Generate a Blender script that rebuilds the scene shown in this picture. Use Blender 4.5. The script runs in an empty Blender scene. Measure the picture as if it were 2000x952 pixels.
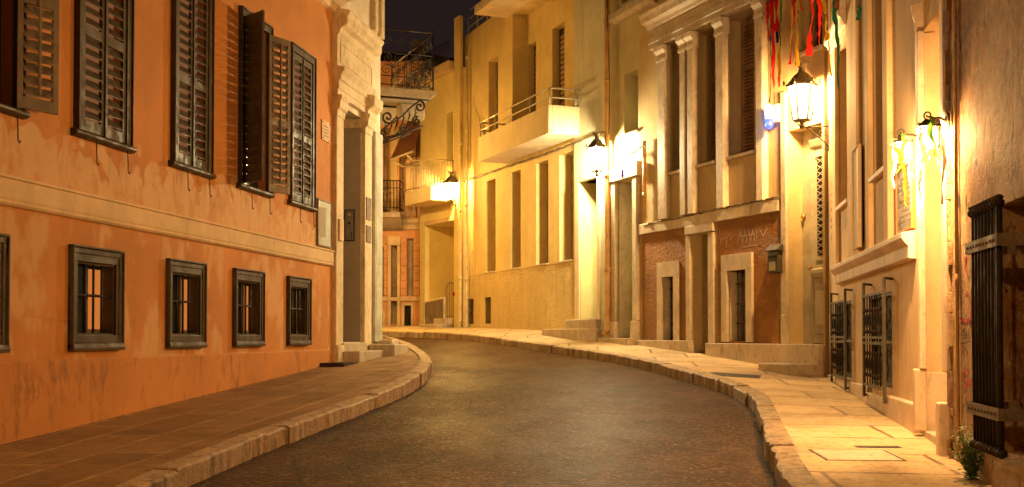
import bpy, bmesh, math, random
from mathutils import Vector, Matrix
random.seed(7)
R = math.radians
C = bpy.context.scene.collection
sc = bpy.context.scene

# ------------------------------------------------------------------ camera, world, exposure
F = 2200.0; PITCH = R(1.3); EYE = 1.44
CY = 655.0 - F * math.tan(PITCH)
cam_d = bpy.data.cameras.new('camera'); cam = bpy.data.objects.new('camera', cam_d); C.objects.link(cam)
cam.location = (0, 0, EYE); cam.rotation_euler = (R(90) + PITCH, 0, 0)
cam_d.sensor_fit = 'HORIZONTAL'; cam_d.sensor_width = 36.0; cam_d.lens = F / 2000 * 36.0
cam_d.shift_y = (CY - 476.0) / 2000.0
cam_d.clip_end = 400; cam_d.clip_start = 0.05
sc.camera = cam
sc.view_settings.view_transform = 'Standard'; sc.view_settings.look = 'None'
sc.view_settings.gamma = 1; sc.view_settings.exposure = 1.55
world = bpy.data.worlds.new('World'); sc.world = world; world.use_nodes = True
bg = world.node_tree.nodes['Background']
bg.inputs[0].default_value = (0.0060, 0.0036, 0.0033, 1); bg.inputs[1].default_value = 1.0   # night sky over a lit city
sc.render.engine = 'CYCLES'
sc.cycles.max_bounces = 7; sc.cycles.diffuse_bounces = 4; sc.cycles.transparent_max_bounces = 12
sc.cycles.sample_clamp_indirect = 2.5
LAMP = {'near': (1.0, .56, .19), 'mid': (1.0, .78, .42), 'far': (1.0, .56, .14), 'small': (1.0, .54, .20)}
POWER = {'near': 620, 'mid': 1050, 'far': 700, 'small': 165}

# ------------------------------------------------------------------ geometry of the view
def ray(px, py):
    a, b = px - 1000.0, CY - py
    c, s = math.cos(PITCH), math.sin(PITCH)
    return Vector((a, F * c - b * s, F * s + b * c))
def PY(y):                                   # street profile (rises away from the camera)
    if y < 26: return .053 * y
    return .053 * 26 + .025 * (y - 26)
def on_ground(px, py, dz=0.0):
    d = ray(px, py); lo, hi = 2.0, 90.0
    for _ in range(60):
        m = (lo + hi) / 2; k = m / d.y
        if EYE + d.z * k > PY(m) + dz: lo = m
        else: hi = m
    return Vector((d.x * lo / d.y, lo, PY(lo) + dz))
class Wall:
    def __init__(s, px0, y0, vp, right=True):
        s.O = Vector(((px0 - 1000) / F * y0, y0)); d = Vector((vp - 1000.0, F)); d.normalize(); s.d = d
        s.right = right
        s.n = Vector((-d.y, d.x)) if right else Vector((d.y, -d.x))
        s.rot = math.atan2(d.y, d.x)
    def P(s, a, t, z): q = s.O + s.d * a + s.n * t; return Vector((q.x, q.y, z))
    def hit(s, px, py, t=0.0):
        r = ray(px, py); o = s.O + s.n * t
        # o + d*a = k*(r.x, r.y)
        det = s.d.x * (-r.y) + s.d.y * r.x
        k = (s.d.x * (-o.y) + s.d.y * o.x) / det
        q = Vector((r.x * k, r.y * k)); return (q - o).dot(s.d), EYE + r.z * k
    def S(s, px, t=0.0, py=500): return s.hit(px, py, t)[0]
WL = Wall(0, 9.6, 1362, False)
WN = Wall(1620, 16.4, 1350, True)
WB = Wall(1610, 24670 / 1495.0, 115, True)

# ------------------------------------------------------------------ mesh builder
class MB:
    def __init__(s, fr=None): s.v = []; s.f = []; s.sm = []; s.fr = fr or (lambda a, b, c: Vector((a, b, c)))
    def add(s, pts, faces, smooth=False):
        k = len(s.v); s.v += [s.fr(*p) for p in pts]; s.f += [[k + i for i in f] for f in faces]; s.sm += [smooth] * len(faces); return s
    def box(s, a0, a1, b0, b1, c0, c1):
        p = [(a, b, c) for a in (a0, a1) for b in (b0, b1) for c in (c0, c1)]
        return s.add(p, [(0, 1, 3, 2), (4, 6, 7, 5), (0, 4, 5, 1), (2, 3, 7, 6), (0, 2, 6, 4), (1, 5, 7, 3)])
    def quad(s, *p): return s.add(p, [tuple(range(len(p)))])
    def bar(s, p, q, w, h=None):            # square bar between two points (frame coords)
        P_, Q_ = s.fr(*p), s.fr(*q); return s._tube([P_, Q_], [w * .7, w * .7], 4, False)
    def _tube(s, pts, rad, n, smooth=True):
        k0 = len(s.v); up = Vector((0, 0, 1)); prev = None
        for i, p in enumerate(pts):
            a = pts[max(i - 1, 0)]; b = pts[min(i + 1, len(pts) - 1)]; t = (b - a)
            t = t.normalized() if t.length > 1e-9 else up
            if prev is None:
                x = t.cross(up) if abs(t.z) < .95 else t.cross(Vector((1, 0, 0)))
            else:
                x = prev - t * prev.dot(t)
            x.normalize(); prev = x; y = t.cross(x)
            for j in range(n):
                an = 2 * math.pi * (j + .5) / n; s.v.append(p + (x * math.cos(an) + y * math.sin(an)) * rad[i])
        for i in range(len(pts) - 1):
            for j in range(n):
                s.f.append([k0 + i * n + j, k0 + i * n + (j + 1) % n, k0 + (i + 1) * n + (j + 1) % n, k0 + (i + 1) * n + j]); s.sm.append(smooth)
        s.f.append([k0 + j for j in range(n)][::-1]); s.sm.append(False)
        s.f.append([k0 + (len(pts) - 1) * n + j for j in range(n)]); s.sm.append(False)
        return s
    def tube(s, pts, r, n=6):
        w = [s.fr(*p) for p in pts]
        rad = r if isinstance(r, (list, tuple)) else [r] * len(w)
        return s._tube(w, rad, n)
    def lathe(s, c, prof, n=12, smooth=True, a0=0.0, cap=True):   # vertical axis
        o = s.fr(*c); k = len(s.v)
        for r_, z_ in prof:
            for j in range(n):
                an = a0 + 2 * math.pi * j / n; s.v.append(o + Vector((r_ * math.cos(an), r_ * math.sin(an), z_)))
        for i in range(len(prof) - 1):
            for j in range(n):
                s.f.append([k + i * n + j, k + i * n + (j + 1) % n, k + (i + 1) * n + (j + 1) % n, k + (i + 1) * n + j]); s.sm.append(smooth)
        if cap:
            s.f.append([k + j for j in range(n)][::-1]); s.sm.append(False)
            s.f.append([k + (len(prof) - 1) * n + j for j in range(n)]); s.sm.append(False)
        return s
    def profile(s, a0, a1, prof):           # profile of (t, z) extruded along the first axis
        n = len(prof); p = [(a, t, z) for a in (a0, a1) for t, z in prof]
        f = [(i, (i + 1) % n, n + (i + 1) % n, n + i) for i in range(n)] + [tuple(range(n))[::-1], tuple(range(n, 2 * n))]
        return s.add(p, f)
    def prism(s, pts, z0, z1):              # polygon (a, b) extruded in z
        n = len(pts); p = [(a, b, z0) for a, b in pts] + [(a, b, z1) for a, b in pts]
        f = [(i, (i + 1) % n, n + (i + 1) % n, n + i) for i in range(n)] + [tuple(range(n))[::-1], tuple(range(n, 2 * n))]
        return s.add(p, f)
    def sheet(s, a0, a1, z0, z1, holes=(), t=0.0, extra=()):   # wall face with openings and reveals
        A = sorted({a0, a1} | {h[i] for h in holes for i in (0, 1) if a0 < h[i] < a1} | {e for e in extra if a0 < e < a1})
        Z = sorted({z0, z1} | {h[i] for h in holes for i in (2, 3) if z0 < h[i] < z1})
        for i in range(len(A) - 1):
            for j in range(len(Z) - 1):
                ca, cz = (A[i] + A[i + 1]) / 2, (Z[j] + Z[j + 1]) / 2
                if any(h[0] < ca < h[1] and h[2] < cz < h[3] for h in holes): continue
                s.quad((A[i], t, Z[j]), (A[i + 1], t, Z[j]), (A[i + 1], t, Z[j + 1]), (A[i], t, Z[j + 1]))
        for h in holes:
            x0, x1, y0, y1, dp = h[:5]; y1 = min(y1, z1); u = t - dp
            s.quad((x0, t, y0), (x0, u, y0), (x0, u, y1), (x0, t, y1))
            s.quad((x1, t, y0), (x1, u, y0), (x1, u, y1), (x1, t, y1))
            s.quad((x0, t, y0), (x1, t, y0), (x1, u, y0), (x0, u, y0))
            s.quad((x0, t, y1), (x1, t, y1), (x1, u, y1), (x0, u, y1))
            if len(h) > 5 and h[5]: s.quad((x0, u, y0), (x1, u, y0), (x1, u, y1), (x0, u, y1))
        return s
    def shell(s, a0, a1, depth, z0, z1, t=0.0):   # the rest of the building's box behind its front
        s.quad((a0, t, z0), (a0, t - depth, z0), (a0, t - depth, z1), (a0, t, z1))
        s.quad((a1, t, z0), (a1, t - depth, z0), (a1, t - depth, z1), (a1, t, z1))
        s.quad((a0, t - depth, z0), (a1, t - depth, z0), (a1, t - depth, z1), (a0, t - depth, z1))
        s.quad((a0, t, z1), (a1, t, z1), (a1, t - depth, z1), (a0, t - depth, z1)); return s
    def build(s, name, m, parent=None, bevel=0, tag_=None):
        me = bpy.data.meshes.new(name)
        inv = MAT.get(parent.name, Matrix()).inverted() if parent else Matrix()
        if parent is None:
            lo = Vector((min(v.x for v in s.v), min(v.y for v in s.v), min(v.z for v in s.v))); hi = Vector((max(v.x for v in s.v), max(v.y for v in s.v), 0))
            base = Vector(((lo.x + hi.x) / 2, (lo.y + hi.y) / 2, lo.z)); inv = Matrix.Translation(-base)
        me.from_pydata([inv @ v for v in s.v], [], s.f)
        bm = bmesh.new(); bm.from_mesh(me); bmesh.ops.recalc_face_normals(bm, faces=bm.faces); bm.to_mesh(me); bm.free()
        for p_, k in zip(me.polygons, s.sm): p_.use_smooth = k
        me.materials.append(m)
        o = bpy.data.objects.new(name, me); C.objects.link(o)
        if parent: o.parent = parent; MAT[o.name] = MAT.get(parent.name, Matrix())
        else: o.location = base; MAT[o.name] = Matrix.Translation(base)
        if bevel:
            b = o.modifiers.new('bevel', 'BEVEL'); b.width = bevel; b.segments = 2; b.limit_method = 'ANGLE'; b.angle_limit = R(35)
        return o
MAT = {}
def wf(w): return lambda a, t, z: w.P(a, t, z)
def W(w): return MB(wf(w))
def tag(o, label, cat, group=None):
    o['label'] = label; o['category'] = cat
    if group: o['group'] = group
    return o
def thing(name, loc, rot, label, cat, group=None):
    o = bpy.data.objects.new(name, None); C.objects.link(o); o.location = loc; o.rotation_euler = (0, 0, rot)
    o.empty_display_size = .2
    MAT[o.name] = Matrix.Translation(Vector(loc)) @ Matrix.Rotation(rot, 4, 'Z')
    return tag(o, label, cat, group)
def struct(o): o['kind'] = 'structure'; return o
def copy_tree(o, parent=None):
    c = o.copy(); C.objects.link(c)
    if parent: c.parent = parent
    for ch in o.children: copy_tree(ch, c)
    return c

# ------------------------------------------------------------------ materials
class NT:
    def __init__(s, name):
        s.m = bpy.data.materials.new(name); s.m.use_nodes = True; s.t = s.m.node_tree; s.b = s.t.nodes['Principled BSDF']
        s.tc = s.t.nodes.new('ShaderNodeTexCoord').outputs['Object']
    def N(s, ty, **k):
        n = s.t.nodes.new(ty)
        for a, b in k.items(): setattr(n, a, b)
        return n
    def put(s, sock, v):
        if hasattr(v, 'is_linked') or hasattr(v, 'links'): s.t.links.new(v, sock)
        elif isinstance(v, tuple) and len(v) == 3 and sock.type == 'RGBA': sock.default_value = (*v, 1)
        else: sock.default_value = v
    def mapv(s, scale=(1, 1, 1), rot=(0, 0, 0), loc=(0, 0, 0), vec=None):
        n = s.N('ShaderNodeMapping'); s.put(n.inputs[0], vec or s.tc); n.inputs['Scale'].default_value = scale
        n.inputs['Rotation'].default_value = rot; n.inputs['Location'].default_value = loc; return n.outputs[0]
    def noise(s, scale, detail=4, rough=.55, vec=None, dist=0):
        n = s.N('ShaderNodeTexNoise'); s.put(n.inputs['Vector'], vec or s.tc); n.inputs['Scale'].default_value = scale
        n.inputs['Detail'].default_value = detail; n.inputs['Roughness'].default_value = rough; n.inputs['Distortion'].default_value = dist
        m_ = s.N('ShaderNodeMath', operation='MULTIPLY_ADD', use_clamp=True); s.t.links.new(n.outputs['Fac'], m_.inputs[0]); m_.inputs[1].default_value = 1.7; m_.inputs[2].default_value = -.35
        return m_.outputs[0]
    def voro(s, scale, feature='F1', vec=None, out='Distance'):
        n = s.N('ShaderNodeTexVoronoi', feature=feature); s.put(n.inputs['Vector'], vec or s.tc); n.inputs['Scale'].default_value = scale
        return n.outputs[out]
    def ramp(s, fac, *stops):
        n = s.N('ShaderNodeValToRGB'); s.put(n.inputs[0], fac); e = n.color_ramp.elements
        while len(e) < len(stops): e.new(.5)
        for q, (p, c) in zip(e, stops):
            q.position = p; q.color = (c, c, c, 1) if not isinstance(c, tuple) else (*c, 1)
        return n.outputs[0]
    def mix(s, fac, a, b, mode='MIX'):
        n = s.N('ShaderNodeMix', data_type='RGBA', blend_type=mode); s.put(n.inputs[0], fac); s.put(n.inputs[6], a); s.put(n.inputs[7], b); return n.outputs[2]
    def math(s, op, a, b=0.0, clamp=False):
        n = s.N('ShaderNodeMath', operation=op, use_clamp=clamp); s.put(n.inputs[0], a); s.put(n.inputs[1], b); return n.outputs[0]
    def sep(s, vec=None):
        n = s.N('ShaderNodeSeparateXYZ'); s.put(n.inputs[0], vec or s.tc); return n.outputs
    def step(s, v, lo, hi):
        n = s.N('ShaderNodeMapRange'); s.put(n.inputs[0], v); n.inputs[1].default_value = lo; n.inputs[2].default_value = hi
        n.interpolation_type = 'SMOOTHSTEP'; return n.outputs[0]
    def bump(s, h, st=.3, dist=.02, prev=None):
        n = s.N('ShaderNodeBump'); s.put(n.inputs['Height'], h); n.inputs['Strength'].default_value = st; n.inputs['Distance'].default_value = dist
        if prev: s.put(n.inputs['Normal'], prev)
        return n.outputs[0]
    def out(s, col, rough=.8, nrm=None, metal=0.0, spec=.5):
        s.put(s.b.inputs['Base Color'], col); s.put(s.b.inputs['Roughness'], rough); s.b.inputs['Metallic'].default_value = metal
        s.b.inputs['Specular IOR Level'].default_value = spec
        if nrm: s.put(s.b.inputs['Normal'], nrm)
        return s.m
def mul(c, k): return tuple(min(1, x * k) for x in c)
def plaster(name, c, dirt=(.12, .09, .06), amt=.5, bump=.25, fine=60, rough=.85, var=.16, streak=.5, coarse=0.0):
    n = NT(name); big = n.noise(.9, 6, .6); med = n.noise(5, 6, .65)
    col = n.mix(n.ramp(big, (.3, 0.), (.7, 1.)), mul(c, 1 - var), mul(c, 1 + var))
    col = n.mix(n.math('MULTIPLY', n.ramp(med, (.45, 0.), (.75, 1.)), .35), col, mul(c, .78))
    sv = n.mapv((3.0, 3.0, .28)); st = n.noise(1.6, 7, .7, vec=sv)
    col = n.mix(n.math('MULTIPLY', n.ramp(st, (.56, 0.), (.8, 1.)), streak * amt), col, dirt)
    sp = n.noise(22, 5, .75); col = n.mix(n.math('MULTIPLY', n.ramp(sp, (.62, 0.), (.74, 1.)), .45 * amt), col, dirt)
    ck = n.ramp(n.voro(.6, 'DISTANCE_TO_EDGE', vec=n.mapv((1, 1, .7), loc=(.7, 0, .6))), (.0, 1.), (.008, 0.)); wz = n.ramp(n.noise(.7, 3), (.50, 0.), (.58, 1.)); col = n.mix(n.math('MULTIPLY', n.math('MULTIPLY', ck, wz), .12), col, mul(c, .4))
    gm = n.ramp(n.noise(1.1, 7, .75, vec=n.mapv((1.4, 1.4, .6), loc=(2, 0, 5))), (.58, 0.), (.70, 1.)); col = n.mix(n.math('MULTIPLY', gm, .32 * amt + .06), col, mul(c, .5))
    h = n.math('ADD', n.math('MULTIPLY', n.noise(fine, 4, .7), .5), n.math('MULTIPLY', n.noise(4, 5, .6), 1.6))
    nb = n.bump(h, bump, .012)
    if coarse: nb = n.bump(n.noise(15, 4, .6, vec=n.mapv((1, 1, 1.2)), dist=.8), coarse, .035, nb)
    return n.out(col, rough, nb, spec=.3)
def stone(name, c, dirt=(.10, .07, .05), amt=.6, bump=.3, rough=.7):
    n = NT(name); col = n.mix(n.ramp(n.noise(2.3, 7, .65), (.3, 0.), (.72, 1.)), mul(c, .82), mul(c, 1.12))
    col = n.mix(n.math('MULTIPLY', n.ramp(n.noise(9, 8, .75, vec=n.mapv((1.5, 1.5, .6))), (.52, 0.), (.72, 1.)), amt), col, dirt)
    col = n.mix(n.math('MULTIPLY', n.ramp(n.noise(70, 3, .6), (.55, 0.), (.75, 1.)), .3), col, mul(c, .55))
    h = n.math('ADD', n.noise(80, 4, .7), n.math('MULTIPLY', n.noise(9, 6, .7), 2.5))
    return n.out(col, rough, n.bump(h, bump, .01), spec=.35)
def paint(name, c, rough=.45, wear=(.2, .16, .11), amt=.25, bump=.15, metal=0.0, spec=.3):
    n = NT(name); col = n.mix(n.ramp(n.noise(3, 5), (.3, 0.), (.7, 1.)), mul(c, .8), mul(c, 1.2))
    col = n.mix(n.math('MULTIPLY', n.ramp(n.noise(18, 8, .75), (.58, 0.), (.68, 1.)), amt), col, wear)
    r_ = n.step(n.noise(9, 4), .3, .7); rr = n.math('ADD', n.math('MULTIPLY', r_, .25), rough - .1)
    return n.out(col, rr, n.bump(n.noise(45, 5, .7, vec=n.mapv((1, 1, .25))), bump, .006), metal=metal, spec=spec)
def emit(name, c, st):
    n = NT(name); n.out((0.02, .02, .02), .3); n.b.inputs['Emission Color'].default_value = (*c, 1); n.b.inputs['Emission Strength'].default_value = st; return n.m
def glow_glass(name, c, st):
    m = bpy.data.materials.new(name); m.use_nodes = True; t = m.node_tree; t.nodes.clear()
    o = t.nodes.new('ShaderNodeOutputMaterial'); mx = t.nodes.new('ShaderNodeMixShader'); e = t.nodes.new('ShaderNodeEmission'); tr = t.nodes.new('ShaderNodeBsdfTransparent')
    e.inputs[0].default_value = (*c, 1); e.inputs[1].default_value = st; mx.inputs[0].default_value = .35
    t.links.new(tr.outputs[0], mx.inputs[1]); t.links.new(e.outputs[0], mx.inputs[2]); t.links.new(mx.outputs[0], o.inputs[0]); return m

def orange_plaster():
    n = NT('orange_plaster'); x, y, z = n.sep()[:3]
    base = (.55, .235, .062)
    col = n.mix(n.ramp(n.noise(.7, 6, .6), (.3, 0.), (.7, 1.)), mul(base, .86), mul(base, 1.1))
    pale = (.66, .42, .21)
    # limewash tongues above the string course
    xw = n.math('ADD', n.math('MULTIPLY', x, 6.0), n.math('MULTIPLY', n.noise(1.1, 3), 9.0))
    sc_ = n.math('MULTIPLY', n.math('ABSOLUTE', n.math('SINE', xw)), .30)
    top = n.math('ADD', n.math('ADD', sc_, 2.82), n.math('MULTIPLY', n.noise(1.1, 2), .55))
    d = n.math('SUBTRACT', top, z)
    m1 = n.step(d, 0.0, .07)
    fade = n.step(n.noise(3.2, 6, .7, vec=n.mapv((1, 1, .55))), .28, .62)
    above = n.step(z, 2.68, 2.70)
    m1 = n.math('MULTIPLY', n.math('MULTIPLY', m1, above), n.math('ADD', n.math('MULTIPLY', fade, .75), .28))
    col = n.mix(m1, col, pale)
    rim = n.math('MULTIPLY', n.math('MULTIPLY', n.math('SUBTRACT', n.step(d, 0., .03), n.step(d, .03, .09)), above), .3)
    col = n.mix(rim, col, (.7, .42, .2))
    # blotches below the string course
    bl = n.ramp(n.noise(1.25, 7, .62, vec=n.mapv((1.3, 1, .75), loc=(3.1, 0, .4))), (.5, 0.), (.62, 1.))
    below = n.math('SUBTRACT', 1.0, n.step(z, 2.5, 2.6))
    ridge = n.step(z, 1.18, 1.24)
    col = n.mix(n.math('MULTIPLY', n.math('MULTIPLY', n.math('MULTIPLY', bl, below), ridge), .8), col, (.64, .39, .18))
    sv = n.noise(1.5, 8, .75, vec=n.mapv((1.9, 1, .75), loc=(0, 0, 1)))
    dk = n.math('MULTIPLY', n.ramp(sv, (.54, 0.), (.85, 1.)), n.math('ADD', n.math('MULTIPLY', n.math('SUBTRACT', 1.0, ridge), .75), .2))
    col = n.mix(dk, col, (.16, .075, .035))
    gr = n.ramp(n.noise(30, 5, .7), (.6, 0.), (.75, 1.)); col = n.mix(n.math('MULTIPLY', gr, .12), col, (.2, .08, .04))
    ck = n.ramp(n.voro(.8, 'DISTANCE_TO_EDGE', vec=n.mapv((1, 1, .8), loc=(.3, 0, .2))), (.0, 1.), (.009, 0.)); wz = n.ramp(n.noise(.8, 3), (.50, 0.), (.58, 1.)); col = n.mix(n.math('MULTIPLY', n.math('MULTIPLY', ck, wz), .18), col, (.16, .07, .03))
    h = n.math('ADD', n.math('MULTIPLY', n.noise(70, 4, .7), .35), n.math('MULTIPLY', n.noise(2.6, 6, .6), 2.0))
    return n.out(col, .8, n.bump(h, .22, .012), spec=.3)
def kerb_stone(name, c):
    n = NT(name); col = n.mix(n.noise(3, 7, .7), mul(c, .75), mul(c, 1.2))
    st = n.noise(5, 8, .8, vec=n.mapv((1.6, 1.6, .35))); col = n.mix(n.math('MULTIPLY', n.ramp(st, (.45, 0.), (.7, 1.)), .8), col, (.07, .045, .025))
    col = n.mix(n.math('MULTIPLY', n.ramp(n.noise(45, 4, .8), (.5, 0.), (.7, 1.)), .4), col, mul(c, .4))
    h = n.math('ADD', n.noise(60, 5, .8), n.math('MULTIPLY', n.noise(11, 7, .75), 3.0)); return n.out(col, .55, n.bump(h, .9, .015), spec=.3)
def rough_ruin():
    n = NT('crumbling_plaster'); big = n.noise(1.6, 8, .7, dist=.4)
    col = n.mix(n.ramp(big, (.36, 0.), (.62, 1.)), (.52, .24, .08), (.84, .54, .26))
    pk = n.ramp(n.noise(5.5, 6, .65, vec=n.mapv((1.6, 1.6, .55)), dist=.6), (.58, 0.), (.64, 1.))
    col = n.mix(n.math('MULTIPLY', pk, .6), col, (.26, .12, .05))
    gg = n.ramp(n.noise(4.5, 4, .6, vec=n.mapv((2.0, 2.0, .8))), (.74, 0.), (.80, 1.)); col = n.mix(gg, col, (.07, .04, .025))
    w = n.ramp(n.noise(8, 8, .75, dist=.5), (.55, 0.), (.62, 1.)); col = n.mix(n.math('MULTIPLY', w, .6), col, (.62, .46, .28))
    h = n.math('ADD', n.math('MULTIPLY', n.noise(7, 8, .75, dist=.7), 2.0), n.math('MULTIPLY', pk, -.35)); h = n.math('ADD', h, n.math('MULTIPLY', n.noise(60, 3, .6), .3)); h = n.math('ADD', h, n.math('MULTIPLY', gg, -1.0))
    return n.out(col, .75, n.bump(h, 1.0, .075), spec=.35)
def asphalt():
    n = NT('asphalt'); g2 = n.noise(13, 8, .9); wear = n.ramp(n.noise(.45, 6, .7, vec=n.mapv((1, .5, 1), loc=(1, 7, 0))), (.35, 0.), (.75, 1.))
    base = n.mix(wear, (.062, .027, .0095), (.150, .066, .024))
    col = n.mix(n.math('MULTIPLY', n.ramp(g2, (.40, 0.), (.55, 1.)), .75), base, (.015, .0062, .0025))
    gr = n.noise(24, 3, .7); col = n.mix(n.math('MULTIPLY', n.ramp(gr, (.60, 0.), (.72, 1.)), .6), col, (.36, .20, .095))
    chip = n.ramp(n.voro(4.0), (.04, 1.), (.06, 0.)); col = n.mix(chip, col, (.50, .34, .18))
    patch = n.ramp(n.noise(1.2, 8, .8, vec=n.mapv((1, .6, 1), loc=(5, 2, 0))), (.50, 0.), (.62, 1.)); col = n.mix(n.math('MULTIPLY', patch, .45), col, (.010, .006, .0035))
    crack = n.ramp(n.voro(.55, 'DISTANCE_TO_EDGE', vec=n.mapv((1, .6, 1), loc=(3, 0, 0))), (.0, 1.), (.012, 0.)); col = n.mix(n.math('MULTIPLY', n.math('MULTIPLY', crack, n.ramp(n.noise(.9, 3), (.5, 0.), (.6, 1.))), .8), col, (.006, .004, .002))
    h = n.math('ADD', n.math('MULTIPLY', g2, 1.5), n.math('MULTIPLY', gr, 2.0))
    rr = n.math('ADD', n.math('MULTIPLY', n.step(n.noise(.8, 6, .7, vec=n.mapv((1, .6, 1))), .35, .65), .12), .38)
    n.b.inputs['Specular Tint'].default_value = (1, .50, .22, 1)
    return n.out(col, rr, n.bump(h, .8, .015), spec=.03)
def paving(name, c, bw, bh, rot, joint, jc, loc=(0, 0, 0)):
    n = NT(name); v = n.mapv((1, 1, 1), rot=(0, 0, rot), loc=loc)
    wob = n.N('ShaderNodeVectorMath', operation='MULTIPLY_ADD')
    nz = n.N('ShaderNodeTexNoise'); n.put(nz.inputs['Vector'], v); nz.inputs['Scale'].default_value = 1.2
    n.put(wob.inputs[0], nz.outputs['Color']); wob.inputs[1].default_value = (.05, .05, 0); n.put(wob.inputs[2], v)
    b = n.N('ShaderNodeTexBrick'); n.put(b.inputs['Vector'], wob.outputs[0]); b.inputs['Scale'].default_value = 1
    b.inputs['Brick Width'].default_value = bw; b.inputs['Row Height'].default_value = bh; b.inputs['Mortar Size'].default_value = joint
    b.inputs['Mortar Smooth'].default_value = .3; b.offset = .37; b.inputs['Bias'].default_value = 0
    b.inputs['Color1'].default_value = (*mul(c, .82), 1); b.inputs['Color2'].default_value = (*mul(c, 1.12), 1); b.inputs['Mortar'].default_value = (*jc, 1)
    jf = n.ramp(n.noise(2.5, 4, .6), (.35, .15), (.6, 1.))
    col = n.mix(n.math('MULTIPLY', b.outputs['Fac'], jf), b.outputs['Color'], jc)
    flat = n.mix(n.math('SUBTRACT', 1.0, n.math('MULTIPLY', b.outputs['Fac'], n.math('SUBTRACT', 1.0, jf))), c, b.outputs['Color'])
    col = n.mix(n.math('MULTIPLY', b.outputs['Fac'], jf), flat, jc)
    col = n.mix(n.math('MULTIPLY', n.ramp(n.noise(1.5, 8, .7), (.45, 0.), (.68, 1.)), .5), col, mul(c, .5))
    col = n.mix(n.math('MULTIPLY', n.ramp(n.noise(14, 8, .75, vec=n.mapv((1, 1.8, 1))), (.56, 0.), (.68, 1.)), .5), col, (.06, .045, .03))
    h = n.math('ADD', n.math('MULTIPLY', n.math('MULTIPLY', b.outputs['Fac'], jf), -1.2), n.math('MULTIPLY', n.noise(40, 6, .75), .8)); h = n.math('ADD', h, n.math('MULTIPLY', n.noise(4, 5, .6), 1.2))
    rr = n.math('ADD', n.math('MULTIPLY', n.step(n.noise(2.2, 5), .35, .65), .25), .55)
    return n.out(col, rr, n.bump(h, .5, .012), spec=.15)

M = {}
M['orange'] = orange_plaster()
M['orange_trim'] = plaster('peach_trim', (.68, .51, .30), amt=.35, var=.1)
M['cream'] = plaster('cream_plaster', (.72, .60, .36), amt=.35, var=.08)
M['bay'] = plaster('pale_grey_green_plaster', (.60, .58, .42), amt=.4, var=.08)
M['cream_stone'] = stone('cream_stone', (.70, .56, .35), amt=.4)
M['white_wall'] = plaster('white_plaster', (.72, .62, .46), amt=.3)
M['grey_jamb'] = plaster('grey_jamb_plaster', (.36, .30, .24), amt=.3, var=.08)
M['wood'] = paint('olive_brown_paint', (.064, .047, .026), .55, (.19, .13, .07), .35)
M['wood_light'] = paint('faded_brown_paint', (.17, .13, .085), .5, (.3, .22, .13), .3)
M['wood_dark'] = paint('dark_wood', (.055, .035, .022), .55)
M['iron'] = paint('black_iron', (.026, .017, .011), .68, (.10, .045, .02), .4, .3)
M['iron_pale'] = paint('cream_painted_iron', (.55, .47, .33), .5, (.2, .12, .06), .25)
M['steel'] = paint('galvanised_strap', (.20, .155, .11), .6, (.10, .055, .03), .5, .3)
M['kerb_left'] = kerb_stone('kerb_stone_left', (.60, .40, .22))
M['kerb_right'] = kerb_stone('kerb_stone_right', (.52, .37, .20))
M['step'] = stone('step_marble', (.50, .41, .29), (.14, .10, .06), .5, .4, .6)
M['yellow'] = plaster('yellow_plaster', (.66, .52, .22), amt=.4, var=.1)
M['yellow_rough'] = plaster('yellow_roughcast', (.56, .43, .18), amt=.5, var=.1, coarse=.55)
M['yellow_bright'] = plaster('bright_yellow_paint', (.72, .60, .26), amt=.15, var=.06)
M['olive'] = plaster('pale_olive_plaster', (.50, .44, .24), amt=.5, var=.12)
M['ochre'] = plaster('ochre_plaster', (.50, .38, .19), amt=.4, var=.1)
M['marble'] = stone('old_marble', (.55, .46, .33), (.22, .16, .10), .5, .25, .6)
M['rust'] = plaster('rust_roughcast', (.31, .145, .045), (.12, .06, .03), amt=.5, var=.18, coarse=1.0)
M['pink'] = plaster('pinkish_cream_plaster', (.62, .46, .26), amt=.5, var=.12)
M['ledge'] = stone('ledge_stone', (.64, .50, .36), (.3, .2, .12), .4, .2, .6)
M['ruin'] = rough_ruin()
M['far_orange'] = plaster('far_peach_plaster', (.60, .30, .13), amt=.4)
M['far_cream'] = plaster('far_cream_trim', (.60, .45, .25), amt=.3)
M['asphalt'] = asphalt()
M['dark'] = paint('dark_room', (.012, .010, .009), .8)
M['dark_glass'] = paint('dark_window_glass', (.02, .03, .035), .12, (.03, .03, .03), .1, .02)
M['teal_glass'] = paint('teal_window_glass', (.008, .025, .028), .2, (.03, .03, .03), .1, .02)
M['grey_door'] = paint('grey_green_door_paint', (.36, .33, .24), .45, (.25, .2, .13), .25)
M['brown_shutter'] = paint('tan_shutter_paint', (.30, .19, .10), .5, (.15, .1, .06), .3)
M['grey_panel'] = paint('taupe_blind', (.26, .20, .13), .6, (.2, .15, .1), .2)
M['slab_grey'] = stone('balcony_stone', (.45, .38, .27), (.12, .08, .05), .5, .3, .7)
M['awning'] = paint('brown_canvas', (.16, .065, .03), .85, (.1, .05, .03), .2)
M['roof'] = paint('dark_roof_tile', (.03, .022, .02), .85, (.05, .03, .03), .3, .4)
M['pipe'] = paint('ochre_pipe_paint', (.48, .28, .10), .5, (.25, .12, .05), .35)
M['pipe_pale'] = paint('pale_pipe_paint', (.55, .46, .28), .5, (.3, .2, .1), .3)
M['blue_paint'] = paint('pale_blue_paint', (.44, .42, .33), .5, (.30, .36, .36), .5)
M['brass'] = paint('brass', (.50, .32, .12), .3, (.2, .12, .05), .3, .05, .9)
M['alu'] = paint('brushed_panel_metal', (.30, .27, .23), .4, (.2, .18, .15), .2, .03, .6)
M['paper'] = paint('notice_paper', (.50, .55, .46), .6, (.35, .36, .26), .3)
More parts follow.
